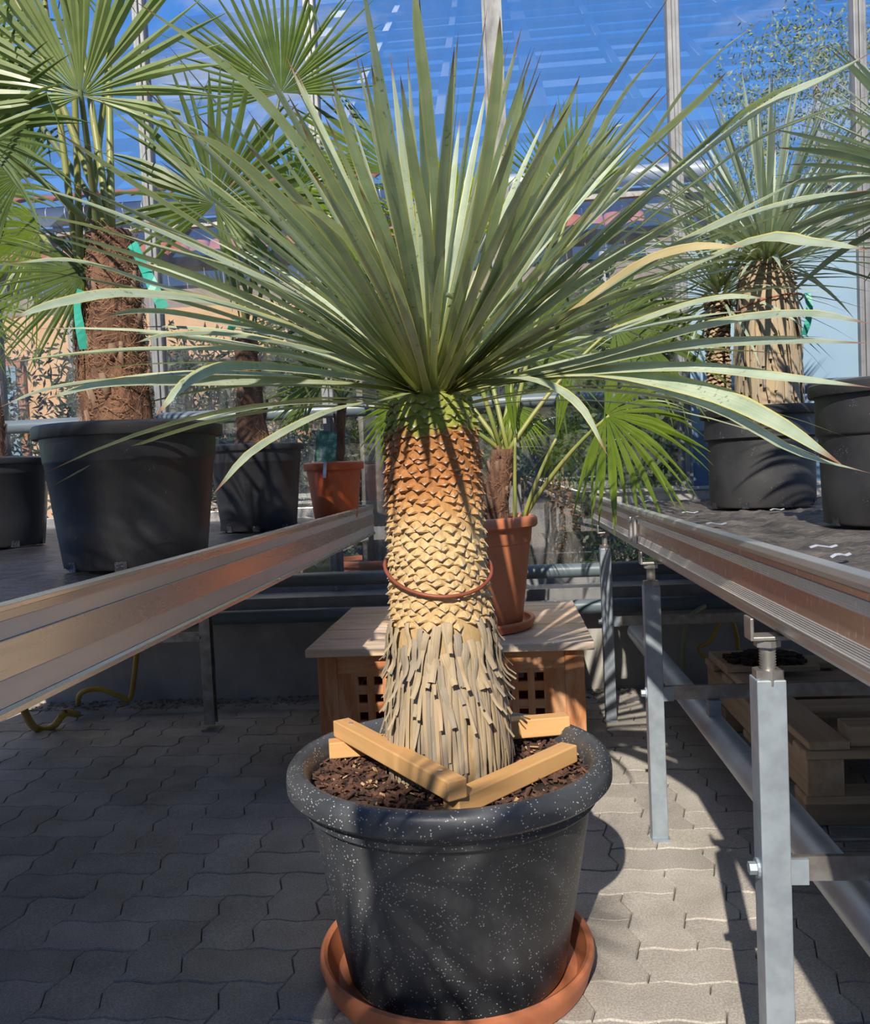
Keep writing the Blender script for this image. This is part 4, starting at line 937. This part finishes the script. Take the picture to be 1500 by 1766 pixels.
# terracotta pot palm on the chest
c = (-.128, 2.93, .42)
saucer('pot_saucer', 'terracotta coloured saucer on the wooden chest lid', c, .215, .035, M['terracotta'])
c = (-.128, 2.93, .431)
TP = thing('potted_fan_palm', 'bright green fan palm in the terracotta pot on the wooden chest', 'potted plant', c)
pot(TP, c, .235, .172, .365, .036, .016, M['terracotta'], collar=.055, step=.004, feet=False, round_lip=True); soil(TP, c, .20, .431+.33)
tT = fp(868, 775, 2.9); fibre_trunk(TP, (-.05, 2.92, .76), tT, .055, .034, 8, 16, 350)
tp = [((1045, 716), 2.70, -12, .30, 215, .35, .42, 'fan_bright'), ((690, 300), 2.75, 148, .44, 60, .0, .02, 'fan'), ((705, 690), 2.75, -140, .20, 90, .2, .25, 'fan_bright'),
      ((985, 360), 2.9, 92, .36, 120, .0, .05, 'fan'), ((1060, 560), 2.95, -5, .36, 200, .1, .3, 'fan'), ((900, 600), 3.1, 60, .4, 220, -.1, .2, 'fan'), ((880, 700), 2.95, -60, .16, 120, .3, .2, 'fan_bright'),
      ((780, 420), 3.1, 95, .44, 160, -.1, .1, 'fan_bright'), ((640, 520), 3.05, 165, .36, 180, 0, .3, 'fan')]
for k, (hp, Y, ang, R, sp, tl, dr, mt) in enumerate(tp):
    rt = tT if k else Vector((.045, 2.88, .765))
    frond(TP, rt - Vector((random.uniform(-.02, .02), random.uniform(-.02, .02), .02)) if k else rt, fp(hp[0], hp[1], Y), ang, R, math.radians(sp), 34 if sp > 100 else 16, tl, dr, mt, 'petiole', seed=120+k, prad=.007, split=.58)
# folded young leaf standing up
frond(TP, (.05, 2.86, .765), fp(958, 762, 2.78), 78, .26, math.radians(16), 5, .0, .0, 'fan_bright', 'petiole', seed=140, split=.7)
frond(TP, (.03, 2.90, .765), fp(889, 760, 2.86), 95, .22, math.radians(18), 5, .0, .0, 'fan_bright', 'petiole', seed=141, split=.7)

# palm standing further back on the smooth-railed bench, out of the picture, shading the big pot
c = (-.86, -1.05, ZD)
SP = thing('potted_fan_palm', 'fan palm in a black pot overhanging the aisle from the smooth-railed bench', 'potted plant', c)
pot(SP, c, .17, .13, .27, .024, .010, M['pot_black'], collar=.04, step=.003); soil(SP, c, .15, ZD+.252)
tS = Vector((-.84, -1.03, 1.38)); fibre_trunk(SP, (-.86, -1.05, ZD+.24), tS, .055, .042, 15, 8, 200)
for k, (hb, ang, R, sp, tl, dr) in enumerate((((-.56, -.55, 1.74), 0, .36, 190, .1, .05), ((-.40, -.80, 1.98), -35, .26, 170, .1, .05), ((-.75, -1.1, 1.9), 60, .4, 200, .2, .1), ((-1.1, -1.0, 1.75), 150, .4, 200, .2, .2))):
    frond(SP, tS, hb, ang, R, math.radians(sp), 28, tl, dr, 'fan', 'petiole', seed=200+k)

c = (-1.30, .10, ZD)
SQ = thing('potted_fan_palm', 'fan palm in a black pot at the bench middle, nearer than the twin-trunk palm', 'potted plant', c)
pot(SQ, c, .17, .13, .27, .024, .010, M['pot_black'], collar=.04, step=.003); soil(SQ, c, .15, ZD+.252)
tQ = Vector((-1.28, .12, 1.36)); fibre_trunk(SQ, (-1.30, .10, ZD+.24), tQ, .055, .042, 17, 8, 200)
for k, (hb, ang, R, sp, tl, dr) in enumerate((((-1.16, .20, 1.93), 8, .36, 130, .1, .02), ((-1.05, .15, 2.08), -40, .30, 90, .1, .05), ((-1.45, .1, 1.8), 120, .4, 200, .2, .1), ((-1.6, .2, 1.6), 170, .4, 200, .2, .2))):
    frond(SQ, tQ, hb, ang, R, math.radians(sp), 28, tl, dr, 'fan', 'petiole', seed=220+k)

# ------------------------------------------------------------------ yuccas on the right bench
def small_yucca(name, label, c, rt, rb, h, trunk_pts, r_tr, crown, nleaf, Ln, seed, potkw, clip=None, el0=-.6, scale_keep=120, wl=.011, extra=None):
    t = thing(name, label, 'potted plant', c); rr = random.Random(seed)
    pot(t, c, rt, rb, h, mat=M['pot_black2'], **potkw); soil(t, c, rt-.03, c[2]+h-.018)
    return t
M['pot_black2'] = specks('dusty_black_plastic', (.016, .016, .018), (.045, .044, .045), (.3, .29, .27), .5, .60, 300)
def crown_leaves(t, C, n, Ln, wl, seed, el0=-.55, mat='yleaf_blue', name='leaf', seg=6, base_r=.03):
    rr = random.Random(seed)
    for i in range(n):
        u = (i+.5)/n; el = math.asin(max(-.95, min(.98, math.sin(el0) + (1-math.sin(el0))*u))); az = i*ga + rr.uniform(-.1, .1)
        P = yucca_leaf_generic(C, az, el+rr.uniform(-.08, .08), Ln*rr.uniform(.85, 1.1), rr.uniform(0, .04), rr, base_r=base_r, seg=seg)
        leaf_mesh(P, wl*rr.uniform(.8, 1.2), rr.uniform(-.6, .6), (C.x, C.y)).build(name, M[mat], t, True)
def straw_trunk(t, p0, p1, r0, r1, seed, n=110, scales=True):
    rr = random.Random(seed); p0, p1 = Vector(p0), Vector(p1); H_ = (p1-p0).length
    m = MB(); m.lathe([(r0*.97, -.02), (r0*.95, H_*.3), (r0*.98, H_*.6), (r1*1.0, H_*.85), (r1*.75, H_), (.01, H_+.02)], 20, p0); tr = m.build('trunk', M['straw'], t, True)
    for i in range(n):
        a = 2*PI*(i+rr.random())/n*1.0 + (i % 3)*.7; zt = rr.uniform(.22, .86)*H_; ln = rr.uniform(.10, .22); out = Vector((math.cos(a), math.sin(a), 0)); P = []
        for q in range(5):
            s = q/4; z = max(0.0, zt-ln*s); rad = (r0 + (r1-r0)*max(0, (z/H_-.5)*2))*1.0 + .004 + .008*s*rr.random(); P.append(p0 + out*rad + Vector((0, 0, z)) + Vector((-math.sin(a), math.cos(a), 0))*rr.uniform(-.01, .01)*s)
        strip_mesh(P, rr.uniform(.010, .020), out, taper=.4).build('dead_leaf', M['straw'], tr, True)
    trunk_scales(tr, None, p0.z+H_*.80, p0.z+H_*1.02, lambda z: (r1*(1.0 if z < p0.z+H_*.9 else .9)), lambda z: (p0.x, p0.y), 16, .016, .024, 110, M['scale_dark'])
    return tr
M['scale_dark'] = simple('brown_leaf_scar', (.42, .31, .19), (.22, .14, .08), .8, scale=60, kind='Position')
PK = dict(lip=.030, lipw=.022, collar=.075, step=.012)
c = (.845, 2.94, ZD); Y1 = thing('potted_yucca', 'yucca with thick straw-clad trunk and teal clip in a round black pot', 'potted plant', c)
pot(Y1, c, .190, .165, .322, mat=M['pot_black2'], feet=True, round_lip=False, **PK); soil(Y1, c, .155, ZD+.30)
straw_trunk(Y1, (.872, 2.93, ZD+.29), (.880, 2.93, 1.575), .098, .085, 21)
crown_leaves(Y1, Vector((.880, 2.93, 1.60)), 200, .53, .014, 31, el0=-.25)
# its darker second stem
m = MB(); m.tube([(.735, 3.03, ZD+.28), (.738, 3.04, 1.2), (.750, 3.04, 1.50)], [.038, .036, .040], 14); s2 = m.build('second_trunk', M['fibre'], Y1, True)
trunk_scales(s2, None, ZD+.30, 1.50, lambda z: .036, lambda z: (.740, 3.035), 11, .014, .020, 110, M['scale_dark'])
crown_leaves(Y1, Vector((.752, 3.04, 1.52)), 110, .42, .012, 32, el0=-.6)
P = [(.875 + .108*math.cos(a), 2.93+.108*math.sin(a), 1.44+.022*math.sin(a+2.2)) for a in [2*PI*k/30 for k in range(31)]]
o = MB().tube(P, .003, 7, False).build('tie_cord', M['cord'], Y1, True); o['label'] = 'rust brown cord tied round the trunk'
ribbon(None, 'teal clip band hanging from the straw-clad yucca trunk', [fp(1391, 505, 2.86), fp(1396, 530, 2.85), fp(1392, 560, 2.85), fp(1386, 578, 2.86)], .020)
c = (.905, 2.03, ZD); Y2 = thing('potted_yucca', 'blue-green yucca in a wide scuffed black pot with a plain smooth rim', 'potted plant', c)
pot(Y2, c, .205, .178, .318, mat=M['pot_black2'], feet=True, lip=.03, lipw=.016, collar=.09, step=.006); soil(Y2, c, .175, ZD+.29)
straw_trunk(Y2, (.98, 2.03, ZD+.28), (.99, 2.03, 1.46), .085, .075, 23, 90)
crown_leaves(Y2, Vector((1.01, 2.02, 1.53)), 150, .36, .023, 33, el0=-.35, base_r=.035)

# ------------------------------------------------------------------ things below the benches
PL = thing('wooden_pallet', 'rough wooden pallet stacked beneath the fluted bench', 'pallet', (1.1, 2.7, 0))
def plank(a, size, mat): 
    o = MB().box((0, 0, 0), size).build('plank', M[mat], PL); o.location = a; bevel(o, .004); return o
for x in (.765, 1.16, 1.56): plank((x, 2.72, .150), (.09, 1.06, .095), 'pallet')
for y in (2.235, 2.60, 2.95, 3.2): plank((1.165, y, .2085), (.90, .10 if y < 2.3 else .13, .022), 'pallet_x')
for y in (2.235, 2.72, 3.2): plank((1.165, y, .0925), (.90, .09, .022), 'pallet_x')
plank((.775, 2.72, .2305), (.10, 1.06, .022), 'pallet')
plank((.92, 2.215, .2520), (.40, .07, .065), 'pallet_x') if False else None
plank((1.20, 2.25, .246), (.74, .08, .052), 'pallet_x')
plank((.86, 3.05, .252), (.30, .26, .02), 'pallet_x')
for y in (2.3, 3.1): plank((1.165, y, .041), (.86, .08, .081), 'pallet_x')
m = MB()
for i in range(260):
    a = random.uniform(0, 2*PI); r = random.random()**.7; s = random.uniform(.006, .02); m.box((.86+r*.13*math.cos(a), 3.02+r*.11*math.sin(a), .264+s*.2+.02*(1-r)), (s*1.5, s, s*.7), Matrix.Rotation(a, 3, 'Z'))
o = m.build('soil_heap', M['soil']); tag(o, 'crumbs of dark soil spilled on the pallet', 'soil', kind='stuff')
G = thing('wire_grate', 'galvanised wire grate lying on the pavers beside the pallet', 'grate', (.9, 1.9, 0))
ax0, ax1, ay0, ay1, gz = .70, 1.45, 1.55, 2.10, .035
m = MB()
for (a, b) in (((ax0, ay0), (ax0, ay1)), ((ax1, ay0), (ax1, ay1)), ((ax0, ay0), (ax1, ay0)), ((ax0, ay1), (ax1, ay1))): m.tube([(a[0], a[1], gz), (b[0], b[1], gz)], .007, 8)
m.build('grate_frame', M['galv_dark'], G)
for k in range(9):
    y = ay0+.05+k*.055; m = MB(); m.tube([(ax0, y, gz), (ax1, y, gz)], .0035, 6); m.build('wire', M['galv_dark'], G)
for (x, y) in ((ax0, ay0), (ax1, ay0), (ax0, ay1), (ax1, ay1)): m = MB(); m.tube([(x, y, 0), (x, y, gz)], .006, 6); m.build('foot', M['galv_dark'], G)
def hose(label, P, r, mat): 
    o = MB().tube(catmull(P, 30), r, 10).build('hose', M[mat], None, True); tag(o, label, 'hose'); return o
W = lambda x, y, Y: onY(x, y, Y)
hose('yellow hose hanging beneath the smooth-railed bench and looping along the gravel', [W(238, 1100, 3.5), W(232, 1160, 3.5), W(224, 1205, 3.48), W(205, 1200, 3.46), W(170, 1188, 3.45), W(140, 1195, 3.43), onZ(134, 1215, .012), ], .011, 'hose_y')
hose('thick yellow hose loop lying on the pavers beneath the smooth-railed bench', [W(42, 1195, 3.0), W(42, 1225, 3.0), onZ(62, 1256, .016), onZ(92, 1252, .016), W(112, 1230, 3.1), onZ(134, 1232, .016)], .014, 'hose_y')
hose('slanting yellow hose behind the galvanised legs', [W(1240, 1075, 3.5), W(1225, 1105, 3.5), W(1210, 1128, 3.5), (1.0, 3.45, .012)], .008, 'hose_y')
hose('yellow hose dropping straight beside the pallet stack', [W(1262, 1065, 3.55), W(1270, 1095, 3.55), W(1278, 1130, 3.55), (1.02, 3.52, .012)], .009, 'hose_y')
hose('olive green hose bent over the crossbar behind the galvanised legs', [W(1215, 1045, 3.55), W(1200, 1055, 3.52), W(1185, 1070, 3.5), W(1180, 1100, 3.5), W(1178, 1140, 3.5), (.66, 3.48, .012)], .010, 'hose_g')

# ------------------------------------------------------------------ outside
ZO = .36
gd = MB().box((0, 64, ZO-.02), (240, 119.6, .04)).build('ground', M['grass']); tag(gd, 'lawn and beds outside the glass', None, kind='structure')
gd2 = MB().box((0, -70, -.09), (240, 150, .04)).build('ground_rear', M['gravel']); tag(gd2, 'gravel ground behind the greenhouse', None, kind='structure')
gp = MB().box((0, 4.32, ZO+.004), (9, .60, .02)).build('outside_path', M['concrete']); tag(gp, 'pale concrete strip outside the glass', None, kind='structure')
def foliage(cx, cy, z0, rx, ry, rz, n, ln, wd, seed, up=.4):
    rr = random.Random(seed); m = MB()
    for i in range(n):
        a = rr.uniform(0, 2*PI); ph = math.acos(rr.uniform(-1, 1)); q = rr.uniform(.45, 1)**.6
        q *= 1 + .18*math.sin(3*a+seed)+.12*math.sin(7*ph+seed*2)
        p = Vector((cx+rx*q*math.sin(ph)*math.cos(a), cy+ry*q*math.sin(ph)*math.sin(a), z0+rz+rz*q*math.cos(ph)))
        if p.z < z0: continue
        d = Vector((rr.gauss(0, 1), rr.gauss(0, 1), rr.gauss(up, 1))).normalized(); s = d.cross(Vector((rr.gauss(0, 1), rr.gauss(0, 1), rr.gauss(0, 1)))).normalized(); l = ln*rr.uniform(.6, 1.3)
        m.add([p, p+d*l*.5+s*wd, p+d*l, p+d*l*.5-s*wd], [(0, 1, 2, 3)])
    return m
def shrub(label, cx, cy, rx, rz, n, mat, seed, ln=.06, wd=.007, group='shrubs outside the glass', stem=True, ry=None):
    t = thing('shrub', label, 'shrub', (cx, cy, ZO), group); foliage(cx, cy, ZO+.05, rx, ry or rx*.7, rz, n, ln, wd, seed).build('foliage', M[mat], t)
    m = MB()
    for k in range(7):
        a = k*2.4; m.tube([(cx+.03*math.cos(a), cy+.03*math.sin(a), ZO-.01), (cx+rx*.25*math.cos(a), cy+rx*.2*math.sin(a), ZO+rz*.8), (cx+rx*.5*math.cos(a), cy+rx*.35*math.sin(a), ZO+rz*1.5)], [.012, .008, .004], 5)
    m.build('stems', M['bark_grey'], t)
shrub('tall olive-leaved shrub outside the glass behind the thick palm trunks', -2.1, 5.0, .62, .74, 9000, 'olive_leaf', 1, .075, .009)
shrub('grey-green olive shrub outside between the two shaggy palms', -1.25, 5.1, .44, .76, 7000, 'olive_leaf', 2, .075, .009)
shrub('dark evergreen shrub outside at the end of the smooth-railed bench', -.30, 4.95, .42, .52, 6000, 'bush_leaf', 3, .06, .014)
shrub('broad dark bush outside behind the terracotta pot palm', .42, 5.4, .65, .62, 9000, 'bush_leaf', 4, .06, .014)
shrub('rusty brown dry shrub outside behind the terracotta pot', .22, 4.75, .24, .24, 1500, 'dry_leaf', 5, .04, .006)
shrub('small flowering green bush outside below the fluted bench end', .62, 4.62, .26, .26, 1500, 'bush_leaf', 6, .045, .008)
shrub('grey olive shrub outside past the shady pot at the far bench side', -3.5, 5.2, .7, .8, 7000, 'olive_leaf', 7, .075, .009)
shrub('low leafy shrub outside at the foot of the peach wall', -1.0, 6.1, .6, .5, 2400, 'bush_leaf', 8, .06, .012)
for k, (hx, hy, hr, hz, lb) in enumerate(((-.55, 6.15, .55, .80, 'dark hedge bush outside behind the potted tree'), (.70, 6.25, .60, .92, 'tall dark hedge bush outside behind the chest palm'), (1.95, 6.15, .62, .92, 'dark hedge bush outside past the blue panels'))):
    shrub(lb, hx, hy, hr, hz, 9000, 'bush_leaf', 50+k, .08, .018)
OPt = thing('potted_tree', 'grey tree trunk in a wide terracotta pot outside the glass', 'potted plant', (-.70, 4.5, ZO))
pot(OPt, (-.70, 4.45, ZO+.015), .20, .15, .15, .03, .012, M['terracotta'], feet=False); soil(OPt, (-.70, 4.45, 0), .18, ZO+.14)
m = MB(); m.tube([(-.68, 4.45, ZO+.13), (-.67, 4.46, ZO+.6), (-.70, 4.5, ZO+1.2)], [.068, .060, .05], 14); m.build('trunk', M['bark_grey'], OPt, True)
foliage(-.70, 4.6, ZO+1.1, .35, .3, .35, 1100, .06, .008, 11).build('foliage', M['olive_leaf'], OPt)
# neighbouring house
HS = thing('house', 'peach rendered house with red tiled roof and zinc gutter beyond the shrubs', 'house', (-2, 7, ZO))
m = MB(); m.box((-3.9, 7.2, 1.35), (4.75, .3, 2.1)); m.build('wall', M['render_peach'], HS)
m = MB(); m.box((-1.50, 7.05, 1.35), (.09, .08, 2.1)); m.build('corner_trim', M['render_brown'], HS)
m = MB(); m.box((1.5, 7.25, 1.35), (6.0, .2, 2.1)); m.build('wall', M['band'], HS)
m = MB(); m.box((-2.4, 7.16, 2.70), (8.2, .2, .74)); m.build('fascia', M['band'], HS)
m = MB(); m.tube([(-6.5, 6.72, 3.10), (1.6, 6.72, 3.10)], .075, 12); autosmooth(m.build('gutter', M['gutter'], HS))
m = MB(); m.box((-2.4, 6.85, 2.985), (8.2, .22, .06)); m.build('soffit', M['galv_dark'], HS)
for x in (-3.5, .85): m = MB(); m.tube([(x, 6.85, 3.08), (x, 7.0, 2.9), (x, 7.0, ZO)], .04, 10); m.build('downpipe', M['gutter'], HS)
# pantiles: two courses on the low band, several above the gutter
tm = MB(); V = []; K = 8
for j in (0, 1):
    for k in range(K+1):
        a = PI*k/K; V.append((.075*math.cos(a), -.17+j*.34, .035*math.sin(a)+(.02 if j == 0 else 0)))
tm.add(V, [(k, k+1, K+1+k+1, K+1+k) for k in range(K)]); TME = tm.mesh('roof_tile', True); TME.materials.append(M['tile'])
for row, (yy, zz, pit) in enumerate(((6.90, 2.885, .95), (6.66, 3.20, .45))):
    for i in range(60):
        x = -5.9 + i*.155
        if (row == 0 and x > 1.2) or (row == 1 and x > -.6): continue
        o = bpy.data.objects.new('roof_tile', TME); COL.objects.link(o); setparent(o, HS); o.location = (x, yy, zz); o.rotation_euler = (pit, 0, 0)
# window of the house, orange awning seen through the shrubs
for (x0, z0, w_, h_) in ((-2.9, 1.15, .7, .9), (-4.3, 1.15, .7, .9)):
    m = MB(); m.box((x0, 7.03, z0+h_/2), (w_, .05, h_)); f_ = m.build('window', M['render_brown'], HS); m = MB(); m.box((x0, 7.0, z0+h_/2), (w_-.12, .02, h_-.12)); m.build('pane', M['panel_pale'], f_)
# trees further off
def tree(label, cx, cy, zc, rx, rz, n, mat, seed):
    t = thing('tree', label, 'tree', (cx, cy, ZO)); foliage(cx, cy, zc-rz, rx, rx, rz, n, .07, .012, seed).build('crown', M[mat], t)
    m = MB(); m.tube([(cx, cy, ZO-.02), (cx+.1, cy, zc-rz*.3), (cx, cy, zc+rz*.4)], [.16, .1, .04], 9); m.build('trunk', M['bark_grey'], t, True)
tree('tall yellow-green tree standing in for foliage reflected in the glass', 4.1, 11.5, 5.0, 1.25, 1.5, 11000, 'tree_leaf', 41)  # solid stand-in for a blurry tree reflection in the upper panes
tree('small round tree outside behind the fluted bench', 2.9, 8.6, 2.1, .9, 1.0, 2600, 'bush_leaf', 42)
